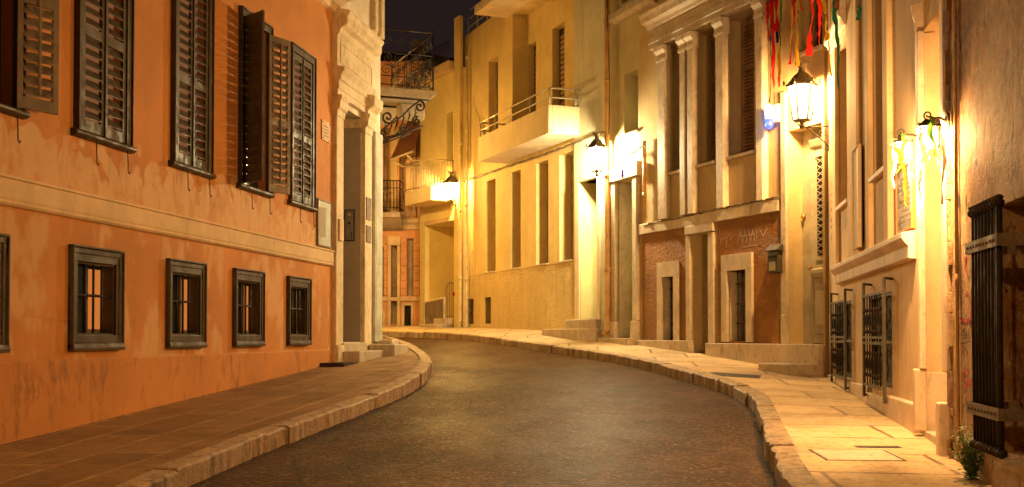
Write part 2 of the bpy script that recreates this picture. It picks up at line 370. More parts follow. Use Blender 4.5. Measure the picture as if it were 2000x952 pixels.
M['plaque'] = stone('plaque_stone', (.66, .46, .25), (.4, .25, .12), .3, .1)
M['cable'] = paint('weathered_cable', (.10, .075, .05), .7, (.4, .3, .18), .5)
M['orange_frame'] = paint('orange_frame', (.60, .17, .04), .5)
def cloth(name, c):
    m = bpy.data.materials.new(name); m.use_nodes = True; t = m.node_tree; t.nodes.clear()
    o = t.nodes.new('ShaderNodeOutputMaterial'); mx = t.nodes.new('ShaderNodeMixShader'); d = t.nodes.new('ShaderNodeBsdfDiffuse'); tr = t.nodes.new('ShaderNodeBsdfTranslucent')
    nz = t.nodes.new('ShaderNodeTexNoise'); nz.inputs['Scale'].default_value = 30; cr = t.nodes.new('ShaderNodeValToRGB'); t.links.new(nz.outputs['Fac'], cr.inputs[0])
    cr.color_ramp.elements[0].position = .3; cr.color_ramp.elements[0].color = (*mul(c, .7), 1); cr.color_ramp.elements[1].position = .7; cr.color_ramp.elements[1].color = (*mul(c, 1.15), 1)
    t.links.new(cr.outputs[0], d.inputs[0]); t.links.new(cr.outputs[0], tr.inputs[0]); mx.inputs[0].default_value = .5
    t.links.new(d.outputs[0], mx.inputs[1]); t.links.new(tr.outputs[0], mx.inputs[2]); t.links.new(mx.outputs[0], o.inputs[0]); return m
for k_, nm_, c_ in (('red', 'red_ribbon', (.62, .025, .02)), ('pinkr', 'pink_red_ribbon', (.75, .10, .08)), ('blue', 'navy_ribbon', (.03, .03, .22)), ('green', 'teal_green_ribbon', (.04, .24, .18)), ('yel', 'yellow_ribbon', (.72, .48, .06)), ('whiter', 'white_ribbon', (.80, .76, .66)), ('greenr', 'light_green_ribbon', (.26, .50, .14))): M[k_] = cloth(nm_, c_)
M['spray_red'] = paint('red_spray_paint', (.50, .02, .025), .6)
M['spray_black'] = paint('black_spray_paint', (.03, .025, .022), .6)
M['spray_white'] = paint('pale_spray_paint', (.50, .38, .24), .7)
M['leaf'] = paint('leaf_green', (.12, .22, .035), .5, (.20, .26, .05), .4)
M['lamp_iron'] = paint('dark_lantern_iron', (.06, .05, .03), .55, (.16, .11, .05), .4, .3)
M['lit_pane'] = emit('lit_room_pane', (1, .29, .055), .20)
M['lit_slit'] = emit('lit_room_behind_shutters', (1, .36, .12), .07)
M['blue_lamp'] = emit('blue_alarm_lamp', (.03, .09, 1), 1.3)
M['blue_lamp_pale'] = emit('blue_alarm_lamp_top', (.35, .5, 1), 1.0)

# ------------------------------------------------------------------ ground, road, pavements, kerbs
def lerp_tab(tab, y):
    if y <= tab[0][0]: return tab[0][1]
    for (a, u), (b, v) in zip(tab, tab[1:]):
        if y <= b: return u + (v - u) * (y - a) / (b - a)
    return tab[-1][1]
KL = [on_ground(*p, .06) for p in ((280, 948), (480, 862), (620, 815), (740, 773), (800, 745), (832, 724), (843, 708), (838, 694), (815, 679), (785, 665), (757, 656))]
KL = [(-8, KL[0].x - .75)] + [(p.y, p.x) for p in KL] + [(33, -9.0), (36, -14)]
KR = [on_ground(*p, .06) for p in ((1535, 948), (1508, 870), (1482, 800), (1466, 765), (1400, 741), (1300, 714), (1200, 692), (1100, 678), (960, 660), (830, 649))]
KR = [(-8, KR[0].x - .5)] + [(p.y, p.x) for p in KR] + [(KR[-1].y + 1.6, KR[-1].x - 3.4), (40, -20)]
def smooth_tab(tab):
    out = []; y = tab[0][0]
    while y < tab[-1][0]:
        out.append((y, sum(lerp_tab(tab, y + k * .35) for k in range(-3, 4)) / 7)); y += .35
    return out
KL, KR = smooth_tab(KL), smooth_tab(KR)
ROFF = [(6.8, .04), (9, .05), (9.9, .06), (12.9, .0), (16.4, -.03), (18.2, .045), (19.4, .075), (21.7, .11), (24.3, .19), (30.6, .16)]
def wall_x_r(y):
    if y < WB.O.y: return WN.O.x + (y - WN.O.y) * WN.d.x / WN.d.y
    return WB.O.x + (y - WB.O.y) * WB.d.x / WB.d.y
def wall_x_l(y): return WL.O.x + (y - WL.O.y) * WL.d.x / WL.d.y if y < 21 else -2.6 - (y - 21) * .4
def z_right(x, y):
    k, w = lerp_tab(KR, y), wall_x_r(y); f = min(1, max(0, (x - k) / max(.3, w - k)))
    return PY(y) + .06 + (lerp_tab(ROFF, y) - .06) * f
def z_left(x, y):
    k, w = lerp_tab(KL, y), wall_x_l(y); f = min(1, max(0, (k - x) / max(.3, k - w)))
    return PY(y) + .06 - .06 * f
def grid(fn_x0, fn_x1, y0, y1, nx, dy, zf):
    b = MB(); ny = int((y1 - y0) / dy) + 1
    pts = []
    for j in range(ny):
        y = y0 + j * dy; a, c = fn_x0(y), fn_x1(y)
        for i in range(nx + 1): x = a + (c - a) * i / nx; pts.append((x, y, zf(x, y)))
    b.add(pts, [(j * (nx + 1) + i, j * (nx + 1) + i + 1, (j + 1) * (nx + 1) + i + 1, (j + 1) * (nx + 1) + i) for j in range(ny - 1) for i in range(nx)], True)
    return b
struct(grid(lambda y: -150, lambda y: 150, -60, 200, 4, 4, lambda x, y: PY(max(-8, min(y, 60))) - .5).build('ground', M['step']))
struct(grid(lambda y: -14, lambda y: 9, -8, 60, 46, .5, lambda x, y: PY(y) - .09 + .012 * math.sin(x * 1.3 + y * .35) + .008 * math.sin(y * 1.1)).build('road', M['asphalt']))
M['pave_left'] = paving('left_paving', (.31, .185, .092), 1.6, .55, R(-80.7), .022, (.46, .30, .155), (.3, .1, 0))
M['pave_right'] = paving('right_paving', (.55, .41, .23), 1.5, .85, R(4), .022, (.16, .10, .06), (.2, .4, 0))
struct(grid(lambda y: wall_x_l(y) - 1.2, lambda y: lerp_tab(KL, y) - .10, -8, 34, 8, .35, z_left).build('pavement_left', M['pave_left']))
struct(grid(lambda y: lerp_tab(KR, y) + .10, lambda y: wall_x_r(y) + 2.2, -8, 36, 10, .35, z_right).build('pavement_right', M['pave_right']))
def kerb(tab, side, y0, y1, name, zf, L=1.05):
    b = MB(); y = y0; rnd = random.Random(5 + side)
    pts = []
    while y < y1: pts.append(Vector((lerp_tab(tab, y), y))); y += .04
    i = 0
    while i < len(pts) - 3:
        want = L * rnd.uniform(.6, 1.25); acc = 0; j = i
        while j < len(pts) - 1 and acc < want: acc += (pts[j + 1] - pts[j]).length; j += 1
        if j - i < 2: break
        k = 9; seg = [pts[i + round((j - i) * q / k)] for q in range(k + 1)]
        dz = rnd.uniform(-.006, .010); dx = rnd.uniform(-.012, .012); tl = rnd.uniform(-.008, .008); k0 = []
        for q, p in enumerate(seg):
            t = (seg[min(q + 1, k)] - seg[max(q - 1, 0)]).normalized(); nn = Vector((t.y, -t.x)) * side   # towards the pavement
            if q == 0: p = p + t * .009
            if q == k: p = p - t * .009
            jt = rnd.uniform(-.014, .014); jz = rnd.uniform(-.012, .004)
            o = p - nn * (.0 + dx + jt); inn = p + nn * .17; r = p - nn * (.015 + dx + jt)
            zt = zf(p.x, p.y) + .012 + dz + tl * (q / k - .5)
            k0.append([(r.x, r.y, PY(p.y) - .25), (r.x, r.y, zt - .014 + jz), (o.x + nn.x * .008, o.y + nn.y * .008, zt + jz * .4), (inn.x, inn.y, zt + .002), (inn.x, inn.y, zt - .3)])
        base = [v for r_ in k0 for v in r_]; n = 5
        f = [(a * n + c, a * n + (c + 1) % n, (a + 1) * n + (c + 1) % n, (a + 1) * n + c) for a in range(k) for c in range(n)] + [tuple(range(n))[::-1], tuple(range(k * n, k * n + n))]
        b.add(base, f); i = j
    return struct(b.build(name, M[name], bevel=.004))
kerb(KL, -1, 2, 35, 'kerb_left', z_left); kerb(KR, 1, 2, 35, 'kerb_right', z_right, 1.25)

# ------------------------------------------------------------------ shutters
def leaf_frame(w, s0, t0, ang, along=1):
    # u runs from the hinge; ang 0 = closed along +s (or -s), 90 = straight out
    ca, sa = math.cos(R(ang)) * along, math.sin(R(ang))
    def fr(u, v, z): return w.P(s0 + u * ca - v * sa * along, t0 + u * sa + v * math.cos(R(ang)), z)
    return fr
def shutter(fr, wd, z0, z1, mid=.45, gap=.1, flip=1):
    b = MB(fr); st, th = .058, .034; zm = z0 + (z1 - z0) * mid
    b.box(0, st, 0, th, z0, z1); b.box(wd - st, wd, 0, th, z0, z1)
    for a, c in ((z0, z0 + .11), (zm - .05, zm + .05), (z1 - .09, z1)): b.box(st, wd - st, .001, th - .001, a, c)
    for a, c in ((z0 + .11, zm - .05), (zm + .05, z1 - .09)):
        n = max(2, int((c - a) / gap)); h = (c - a) / n
        for i in range(n):
            zc = a + (i + .5) * h; dz = .040 * flip; q = random.uniform(-.004, .004)
            y0, y1 = -.006, th + .004
            b.add([(x, y, z) for x in (st, wd - st) for y, z in ((y0, zc + dz + q), (y1, zc - dz + q), (y1, zc - dz + .011 + q), (y0, zc + dz + .011 + q))],
                  [(0, 1, 2, 3), (7, 6, 5, 4), (0, 4, 5, 1), (1, 5, 6, 2), (2, 6, 7, 3), (3, 7, 4, 0)])
    return b
def casing(w, s0, s1, z0, z1, wd=.085, t=.045, closed_bottom=False):
    b = W(w)
    b.box(s0, s0 + wd, -.02, t, z0, z1 - wd); b.box(s1 - wd, s1, -.02, t, z0, z1 - wd); b.box(s0, s1, -.02, t, z1 - wd, z1)
    b.box(s0 - .02, s0 - .001, -.02, t + .02, z0, z1 - .001); b.box(s1 + .001, s1 + .02, -.02, t + .02, z0, z1 - .001); b.box(s0 - .02, s1 + .02, -.02, t + .02, z1 + .001, z1 + .022)
    if closed_bottom: b.box(s0 + wd, s1 - wd, -.02, t - .001, z0, z0 + wd)
    return b

# ------------------------------------------------------------------ orange house on the left
H = thing('orange_house', WL.P(0, 0, 0), WL.rot, 'orange plastered house with dark louvred shutters and small barred windows on the left', 'house')
UZ0, UZ1 = 3.41, 5.70
upper = [(WL.S(a_, .06), WL.S(b_, .06)) for a_, b_ in ((-105, 45), (154, 257), (342, 415), (473, 531), (571, 616))]
lower = [(WL.S(a_, .06), WL.S(b_, .06)) for a_, b_ in ((-82, 18), (147, 243), (335, 404), (464, 518), (568, 609))]
holes = [(a + .085, b - .085, UZ0, UZ1 - .085, .13) for a, b in upper] + [(a + .10, b - .10, 1.44, 2.15, .15) for a, b in lower]
sE = WL.S(648)
W(WL).sheet(-14, sE, -.5, 7.1, holes).shell(-14, sE, 6, -.5, 7.1).build('wall', M['orange'], H)
W(WL).profile(-14, sE - .01, [(0, 2.55), (.03, 2.555), (.05, 2.575), (.035, 2.60), (.045, 2.62), (.045, 2.78), (.065, 2.79), (.06, 2.81), (0, 2.825)]).build('string_course', M['orange_trim'], H)
W(WL).profile(-14, sE - .012, [(0, -.4), (.022, -.4), (.022, 1.195), (0, 1.215)]).build('plinth', M['orange'], H)
W(WL).profile(-14, sE + .12, [(0, 6.70), (.06, 6.72), (.08, 6.82), (.2, 6.9), (.34, 6.95), (.34, 7.08), (.38, 7.12), (.38, 7.2), (-.5, 7.3), (-.5, 6.7)]).build('cornice', M['orange_trim'], H)
W(WL).box(-14, sE, -6.1, .3, 7.21, 7.35).build('roof', M['roof'], H)
for i, (a, b) in enumerate(upper):
    f = casing(WL, a, b, UZ0, UZ1, .085).build('window', M['wood'], H, bevel=.005)
    W(WL).profile(a - .07, b + .07, [(-.02, UZ0 - .075), (.05, UZ0 - .065), (.075, UZ0 - .045), (.075, UZ0 - .02), (.05, UZ0), (-.02, UZ0)]).build('sill', M['wood'], f, bevel=.004)
    W(WL).box(a + .08, b - .08, -.129, -.115, UZ0, UZ1 - .08).build('pane', M['lit_slit'] if i in (1, 2, 4) else M['dark_glass'], f)
    c = (a + b) / 2; wd = (b - a) / 2 - .09
    for k in (0, 1):
        hs = a + .088 if k == 0 else b - .088
        if i in (1, 2, 4): fr = leaf_frame(WL, hs, -.005, 0, 1 if k == 0 else -1)
        elif i == 3: fr = leaf_frame(WL, hs, .045, 122 if k == 0 else 158, 1 if k == 0 else -1)
        else: fr = leaf_frame(WL, hs, .045, 170 if k == 0 else 158, 1 if k == 0 else -1)
        sh = shutter(fr, wd, UZ0 + .01, UZ1 - .10, flip=-1 if i in (0, 3) else 1)
        if i in (0, 3): sh.box(wd * .5 - .012, wd * .5 + .012, -.03, -.008, UZ0 + .15, UZ1 - .2)
        if k == 0: sh.box(wd - .01, wd + .02, .034, .05, UZ0 + .01, UZ1 - .10)
        sh.build('shutter', M['wood_light'] if i == 0 or (i == 3 and k) else M['wood'], f, bevel=.003)
    for x in (a + .28, b - .12):
        W(WL).tube([(x, .07, UZ0 - .06), (x + .004, .075, UZ0 - .2), (x - .003, .08, UZ0 - .29), (x + .015, .085, UZ0 - .31), (x + .02, .09, UZ0 - .285)], .006, 5).build('hook', M['iron'], f)
for i, (a, b) in enumerate(lower):
    z0, z1 = 1.31, 2.28
    g = casing(WL, a, b, z0, z1, .055, .04, True); g.box(a + .055, b - .055, .0, .035, z0 + .055, z0 + .13); g.box(a + .055, b - .055, .0, .03, z1 - .13, z1 - .055)
    g.box(a + .055, a + .10, 0, .03, z0 + .13, z1 - .13); g.box(b - .10, b - .055, 0, .03, z0 + .13, z1 - .13)
    f = g.build('window', M['wood'], H, bevel=.006)
    W(WL).profile(a - .02, b + .02, [(0, z0 - .02), (.065, z0 - .02), (.07, z0 + .01), (.062, z0 + .045), (.05, z0 + .05), (0, z0 + .05)]).build('sill', M['wood'], f, bevel=.004)
    r_ = W(WL); r_.box(b - .118, b - .101, -.14, .0, 1.44, 2.15); r_.box(a + .101, a + .118, -.14, 0, 1.44, 2.15); r_.box(a + .12, b - .12, -.14, 0, 1.441, 1.458); r_.box(a + .12, b - .12, -.14, 0, 2.132, 2.149)
    r_.build('lining', M['wood'], f)
    bars = W(WL); n = 4
    for k in range(n):
        x = a + .15 + (b - a - .30) * (k + .5) / n - .03; bars.tube([(x, -.045, 1.46), (x, -.045, 2.13)], .013, 6)
    zb = 1.83; bars.tube([(a + .12 + (b - a - .24) * q / 24, -.045 + .012 * math.sin(q * 2.1), zb) for q in range(25)], .014, 6)
    bars.build('bars', M['iron'], f)
    W(WL).box(a + .10, b - .10, -.15, -.140, 1.44, 2.15).build('pane', M['dark_glass'], f)
    la, lb = [(a + .4, a + .6), (WL.S(169, -.13, 590), WL.S(199, -.13, 590)), (WL.S(352, -.13, 590), WL.S(372, -.13, 590)), (WL.S(475, -.13, 600), WL.S(490, -.13, 600)), (WL.S(578, -.13, 600), WL.S(590, -.13, 600))][i]
    W(WL).box(la, lb, -.139, -.132, 1.50, 2.10).build('lit_pane', M['lit_pane'], f)
    q = W(WL); q.box(lb, lb + .05, -.138, -.115, 1.46, 2.13); q.box(la - .04, la, -.138, -.115, 1.46, 2.13); q.box(la - .04, lb + .05, -.138, -.11, 1.46, 1.50); q.build('sash', M['wood_light'], f)
def flat_panel(name, w, pxs, zs, t0, th, mat, label, cat, group=None, frame=None, fm=None):
    a, b = pxs; t = thing(name, w.P((a + b) / 2, 0, zs[0]), w.rot, label, cat, group)
    k = frame or 0
    W(w).box(a + k, b - k, t0, t0 + th, zs[0] + k, zs[1] - k).build('panel', mat, t, bevel=.002)
    if frame:
        f = W(w); f.box(a, a + k, t0, t0 + th + .012, zs[0], zs[1]); f.box(b - k, b, t0, t0 + th + .012, zs[0], zs[1]); f.box(a + k, b - k, t0, t0 + th + .012, zs[0], zs[0] + k); f.box(a + k, b - k, t0, t0 + th + .012, zs[1] - k, zs[1])
        f.build('frame', fm, t, bevel=.002)
    return t
pq = flat_panel('plaque', WL, (WL.S(626), WL.S(642)), (EYE + 3.10, EYE + 3.42), .0, .02, M['plaque'], 'small cream stone plaque on the orange wall beside the last shuttered window', 'plaque')
q = W(WL)
for r0 in range(4):
    for c0 in range(9 - r0 % 2):
        x = WL.S(628) + .04 + c0 * .027; q.box(x, x + .017, .0205, .0225, EYE + 3.17 + r0 * .05, EYE + 3.19 + r0 * .05)
q.build('inscription', M['wood_light'], pq)
for r0, zz in ((0, EYE + 3.13), (1, EYE + 3.39)):
    for xx in (WL.S(627.5), WL.S(640.5)): W(WL).tube([(xx, .018, zz), (xx, .028, zz)], .009, 6).build('screw', M['iron'], pq)
nb = flat_panel('notice_board', WL, (WL.S(617), WL.S(644)), (EYE + 1.40, EYE + 2.14), .0, .025, M['paper'], 'pale framed notice case hanging low on the orange wall by the portal', 'notice board', frame=.025, fm=M['steel'])
W(WL).box(WL.S(620), WL.S(633), .026, .029, EYE + 1.55, EYE + 2.02).build('notice', M['whiter'], nb)

# ------------------------------------------------------------------ cream portal house
H = thing('portal_house', WL.P(sE, 0, 0), WL.rot, 'cream house with a tall classical stone portal after the orange wall', 'house')
e0, e1 = sE, WL.S(742); d0, d1 = WL.S(662), WL.S(704); c1 = WL.S(724)
W(WL).sheet(e0, e1, -.5, 12, [(d0, d1, 1.32, 5.28, .35)]).shell(e0, e1, 5, -.5, 12).build('wall', M['white_wall'], H)
W(WL).box(d0, d1, -.36, -.34, 1.3, 5.3).build('door', M['wood'], H)
j = W(WL); j.box(d1 - .012, d1 + .001, -.34, 0, 1.32, 5.10); j.build('jamb', M['grey_jamb'], H)
cap = [(0, 5.02), (.09, 5.02), (.10, 5.12), (.14, 5.15), (.15, 5.27), (.17, 5.30), (.17, 5.36), (0, 5.36)]
c1 = WL.S(725, .08)
for a, b in ((e0, d0 - .01), (d1 + .01, c1)):
    p = W(WL); p.box(a, b, 0, .08, 1.28, 5.02); p.build('pilaster', M['cream_stone'], H, bevel=.008)
    W(WL).profile(a - .03, b + .03, cap).build('capital', M['cream_stone'], H, bevel=.005)
    W(WL).box(a - .03, b + .04, 0, .13, .85, 1.28).build('pedestal', M['cream_stone'], H, bevel=.012)
z = W(WL); z.box(d1 - .05, d1 - .013, -.30, 0, 5.10, 5.26); z.build('jamb_capital', M['cream_stone'], H, bevel=.006)
ent = [(0, 5.365), (.10, 5.365), (.10, 5.46), (.12, 5.47), (.12, 5.60), (.15, 5.62), (.16, 5.70), (.21, 5.76), (.21, 5.82), (.09, 5.84), (.09, 6.34), (.13, 6.38), (.15, 6.46), (.24, 6.50), (.26, 6.53), (.26, 6.64), (.30, 6.70), (.30, 6.74), (0, 6.80)]
W(WL).profile(e0 - .02, WL.S(750, .30, 90), ent).build('entablature', M['cream_stone'], H, bevel=.004)
p = W(WL); k0, k1 = e0 + .12, c1 - .05
for a, b, u, v in ((k0, k0 + .03, 5.92, 6.26), (k1 - .03, k1, 5.92, 6.26), (k0 + .03, k1 - .03, 5.92, 5.95), (k0 + .03, k1 - .03, 6.23, 6.26)): p.box(a, b, .09, .105, u, v)
p.build('frieze_moulding', M['cream_stone'], H)
W(WL).profile(WL.S(724, .2), WL.S(748, .27), [(0, 5.20), (.12, 5.22), (.15, 5.42), (.26, 5.50), (.27, 5.66), (0, 5.74)]).build('door_hood', M['cream_stone'], H, bevel=.005)
b = W(WL); b.box(WL.S(727), WL.S(741), .005, .06, 1.32, 5.18)
b.box(WL.S(729), WL.S(739), .06, .066, 1.5, 2.6); b.box(WL.S(729), WL.S(739), .06, .066, 2.75, 5.0)
b.build('side_door', M['blue_paint'], H, bevel=.005)
b = W(WL); b.box(WL.S(722), WL.S(727.5), .0, .10, 7.0, 12); b.box(WL.S(736), WL.S(742), .0, .08, 7.0, 12); b.build('corner_board', M['cream_stone'], H)
b = W(WL); gz = PY(19.0)
b.box(WL.S(655), WL.S(704), .135, .42, .7, gz + .17); b.box(WL.S(658), WL.S(703), .081, .134, .7, 1.31)
b.build('doorstep', M['step'], H, bevel=.015)
b = W(WL); b.box(WL.S(705), WL.S(735), .14, .62, .7, gz + .27); b.box(WL.S(726), WL.S(741), .14, .38, .7, 1.35); b.build('side_doorstep', M['step'], H, bevel=.02)
# door intercom on the portal jamb
u = thing('door_intercom', WL.P(d1, -.19, EYE + 1.66), WL.rot, 'tall metal door intercom panel with camera and buttons inside the stone portal', 'intercom')
z0, z1 = EYE + 1.66, EYE + 2.22
W(WL).box(d1 - .030, d1 - .012, -.29, -.10, z0, z1).build('frame', M['iron'], u, bevel=.003)
W(WL).box(d1 - .036, d1 - .030, -.27, -.12, z0 + .02, z1 - .02).build('face_plate', M['alu'], u, bevel=.002)
W(WL).tube([(d1 - .036, -.195, z1 - .09), (d1 - .043, -.195, z1 - .09)], .028, 12).build('speaker', M['plaque'], u)
W(WL).tube([(d1 - .036, -.195, z1 - .24), (d1 - .045, -.195, z1 - .24)], .022, 12).build('camera_lens', M['dark'], u)
for i in range(4): W(WL).box(d1 - .041, d1 - .036, -.165, -.14, z0 + .04 + i * .035, z0 + .062 + i * .035).build('button', M['iron'], u)
for px, z0, z1, lb in ((708, 2.15, 2.55, 'upper'), (708, 1.75, 2.05, 'lower')):
    v = flat_panel('plaque', WL, (WL.S(706), WL.S(715)), (EYE + z0 - .1, EYE + z1 - .1), .081, .015, M['steel'], '%s grey metal nameplate on the far pilaster of the stone portal' % lb, 'plaque')
v = flat_panel('plaque', WL, (WL.S(651), WL.S(659)), (EYE + 1.55, EYE + 1.9), .081, .03, M['plaque'], 'narrow cream box fixed to the near pilaster of the stone portal', 'plaque')
tag(W(WL).box(WL.S(622), WL.S(652), .03, .42, PY(18) + .0, PY(18) + .05).build('grate', M['iron'], None, bevel=.004), 'dark flat iron grate lying on the pavement beside the portal doorstep', 'grate')

# ------------------------------------------------------------------ balcony house round the bend on the left
WX = Wall(742, 21.15, 115, False)
H = thing('balcony_house', WX.P(0, 0, 0), WX.rot, 'house round the left bend carrying the ornate iron balcony', 'house')
W(WX).sheet(0.02, 9, -.5, 7.9, [(.6, 1.7, 6.14, 7.6, .3, 1)]).shell(.02, 9, 5, -.5, 7.9).build('wall', M['far_cream'], H)
BZ = EYE + 4.70
s = W(WX); s.profile(.02, 3.0, [(0, BZ), (1.10, BZ), (1.12, BZ - .03), (1.12, BZ - .07), (1.06, BZ - .10), (1.02, BZ - .16), (0, BZ - .16)]); s.build('balcony_slab', M['slab_grey'], H, bevel=.008)
s = W(WX); s.prism([(.55, .55), (.85, .55), (.85, 1.05), (.55, 1.05)], BZ - .46, BZ - .162); s.build('corbel', M['slab_grey'], H, bevel=.03)
def spiral(c, r0, r1, a0, turns, n=26):
    return [(c[0] + (r0 + (r1 - r0) * i / n) * math.cos(a0 + turns * 2 * math.pi * i / n), c[1] + (r0 + (r1 - r0) * i / n) * math.sin(a0 + turns * 2 * math.pi * i / n)) for i in range(n + 1)]
def ornate(fr, L, z0, z1, b):
    fb = MB(fr)
    for zz, r in ((z0 + .06, .012), (z0 + (z1 - z0) * .20, .010), (z0 + (z1 - z0) * .60, .012), (z1, .018)): fb.tube([(0, 0, zz), (L, 0, zz)], r, 5)
    n = max(1, round(L / .5))
    for i in range(n + 1): fb.tube([(L * i / n, 0, z0), (L * i / n, 0, z1 + (.04 if i in (0, n) else 0))], .016 if i in (0, n) else .009, 5)
    for i in range(n):
        x0 = L * i / n; w_ = L / n; zc = z0 + (z1 - z0) * .40; hh = (z1 - z0)
        for cx, cz, rr, a0, tn in ((.25, .30, .16, 0, 1.6), (.75, .30, .16, math.pi, -1.6), (.28, .50, .15, 2, -1.6), (.72, .50, .15, 1.1, 1.6), (.5, .12, .10, 0, 1.3), (.25, .80, .13, 0, 1.7), (.75, .80, .13, math.pi, -1.7)):
            sp = spiral((x0 + w_ * cx, z0 + hh * cz), rr * w_ * 1.35, .012, a0, tn, 20); fb.tube([(x, 0, y) for x, y in sp], .0075, 4)
        for k in range(7):
            an = R(30 + k * 20); fb.tube([(x0 + w_ * .5, 0, z0 + hh * .34), (x0 + w_ * .5 + .11 * math.cos(an), .015, z0 + hh * .34 + .11 * math.sin(an)), (x0 + w_ * .5 + .2 * math.cos(an), 0, z0 + hh * .34 + .19 * math.sin(an))], [.004, .010, .003], 4)
    return fb
RT = EYE + 5.82
ornate(lambda u, v, z: WX.P(.06 + v, 1.06 * u, z), 1.0, BZ, RT, 0).build('railing', M['iron'], H)
ornate(lambda u, v, z: WX.P(.06 + u, 1.06 + v, z), 2.9, BZ, RT, 0).build('railing', M['iron'], H)
for so in (.10, .95):
    b = MB(lambda u, v, z, so=so: WX.P(so + v, u, z))
    b.tube([(.02, 0, BZ - .18), (1.0, 0, BZ - .18)], .018, 6); b.tube([(.02, 0, BZ - .18), (.02, 0, BZ - 1.06)], .018, 6)
    b.tube([(.0, 0, BZ - 1.05), (.88, 0, BZ - .68)], .017, 6)
    for sgn in (-.02, .02):
        path = spiral((.80, BZ - .31), .02, .115, 0, 1.25, 18) + [(.62, BZ - .34), (.45, BZ - .52), (.28, BZ - .66)] + spiral((.17, BZ - .56), .12, .02, -1.2, -1.3, 18)
        b.tube([(x, sgn, y) for x, y in path], .015, 5)
        path = spiral((.74, BZ - .60), .02, .10, math.pi, -1.3, 18) + [(.56, BZ - .74), (.38, BZ - .86), (.2, BZ - .93)] + spiral((.10, BZ - .88), .07, .02, -1.5, -1.2, 14)
        b.tube([(x, sgn, y) for x, y in path], .013, 5)
    for q in range(4):
        b.tube([(.30 + q * .12, 0, BZ - .80 + q * .06), (.38 + q * .12, .04, BZ - .60 + q * .06), (.34 + q * .12, 0, BZ - .48 + q * .05)], [.004, .016, .003], 5)
    b.build('iron_bracket', M['iron'], H)

# ------------------------------------------------------------------ far houses where the street turns left
class Flat(Wall):
    def __init__(s, x, y, d): s.O = Vector((x, y)); s.d = Vector(d).normalized(); s.n = Vector((s.d.y, -s.d.x)); s.rot = math.atan2(s.d.y, s.d.x); s.right = False
WF = Flat(-6.5, 34.0, (1, -.02))
def fx(px, y=500): return WF.hit(px, y)[0]
def fz(px, y): return WF.hit(px, y)[1]
H = thing('far_orange_house', WF.P(0, 0, 0), WF.rot, 'peach coloured neoclassical house closing the bend in the street', 'house')
hl = [(fx(737), fx(750), fz(740, 580), fz(740, 483), .2), (fx(795), fx(808), fz(800, 578), fz(800, 466), .2), (fx(736), fx(748), fz(740, 643), fz(740, 612), .2), (fx(790), fx(803), fz(800, 645), fz(800, 597), .2),
      (fx(764), fx(776), fz(770, 633), fz(770, 478), .22),
      (fx(748), fx(760), fz(750, 415), fz(750, 250), .25), (fx(779), fx(790), fz(780, 415), fz(780, 250), .25)]
eR = fx(829)
W(WF).sheet(-8, eR, -.5, EYE + 8.3, hl).shell(-8, eR, 6, -.5, EYE + 8.3).build('wall', M['far_orange'], H)
for i, h in enumerate(hl):
    m = 'grey_panel' if i in (0, 1, 4) else 'dark_glass' if i in (2, 3) else 'brown_shutter'
    nm = 'door' if i == 4 else 'window'
    f = W(WF).box(h[0] - .001, h[1] + .001, -h[4], -h[4] + .04, h[2], h[3]).build(nm, M[m], H)
    if i in (2, 3):
        g = W(WF)
        for k in range(4): x = h[0] + (h[1] - h[0]) * (k + .5) / 4; g.tube([(x, -.03, h[2]), (x, -.03, h[3])], .012, 5)
        for k in range(3): zz = h[2] + (h[3] - h[2]) * (k + .5) / 3; g.tube([(h[0], -.03, zz), (h[1], -.03, zz)], .012, 5)
        g.build('bars', M['iron'], f)
        g = W(WF); e = .07; g.box(h[0] - e, h[0], 0, .03, h[2], h[3] + e); g.box(h[1], h[1] + e, 0, .03, h[2], h[3] + e); g.box(h[0], h[1], 0, .03, h[3], h[3] + e); g.build('surround', M['far_cream'], f)
    if i >= 5:
        W(WF).box((h[0] + h[1]) / 2 - .01, (h[0] + h[1]) / 2 + .01, -h[4] + .04, -h[4] + .06, h[2], h[3]).build('meeting_rail', M['wood_light'], f)
r = W(WF)
for (a, b) in ((fx(739 - 10), fx(737)), (fx(750), fx(757)), (fx(783), fx(795)), (fx(808), fx(820))):
    for k in range(8): z0 = fz(780, 578) + k * (fz(780, 462) - fz(780, 578)) / 8; r.box(a, b - .01, 0, .035, z0 + .012, z0 + (fz(780, 462) - fz(780, 578)) / 8 - .012)
r.build('rustication', M['far_orange'], H, bevel=.01)
r = W(WF); r.box(fx(757.5), fx(764), 0, .07, fz(770, 640), fz(770, 480)); r.box(fx(776), fx(782), 0, .07, fz(770, 640), fz(770, 480)); r.box(fx(757), fx(783), 0, .10, fz(770, 480), fz(770, 462)); r.build('door_surround', M['far_cream'], H, bevel=.01)
r = W(WF); r.box(-3, eR, .001, .06, fz(780, 588), fz(780, 581)); r.profile(-3, eR, [(0, fz(780, 450)), (.08, fz(780, 449)), (.14, fz(780, 440)), (.22, fz(780, 436)), (.22, fz(780, 429)), (0, fz(780, 427))]); r.build('string_course', M['far_cream'], H, bevel=.006)
r = W(WF); r.profile(fx(735), fx(788), [(0, fz(780, 452)), (.3, fz(780, 447)), (.75, fz(780, 432)), (.85, fz(780, 430)), (.85, fz(780, 421)), (0, fz(780, 419))]); r.build('balcony_slab', M['slab_grey'], H, bevel=.01)
z0, z1 = fz(780, 417), fz(780, 360); r = W(WF)
for zz in (z0 + .08, z0 + .75 * (z1 - z0), z1): r.tube([(fx(738), .8, zz), (fx(787), .8, zz)], .016, 5); r.tube([(fx(787), .8, zz), (fx(787), .02, zz)], .016, 5)
for k in range(9): x = fx(738) + (fx(787) - fx(738)) * k / 8; r.tube([(x, .8, z0), (x, .8, z1)], .02 if k in (0, 8) else .011, 5)
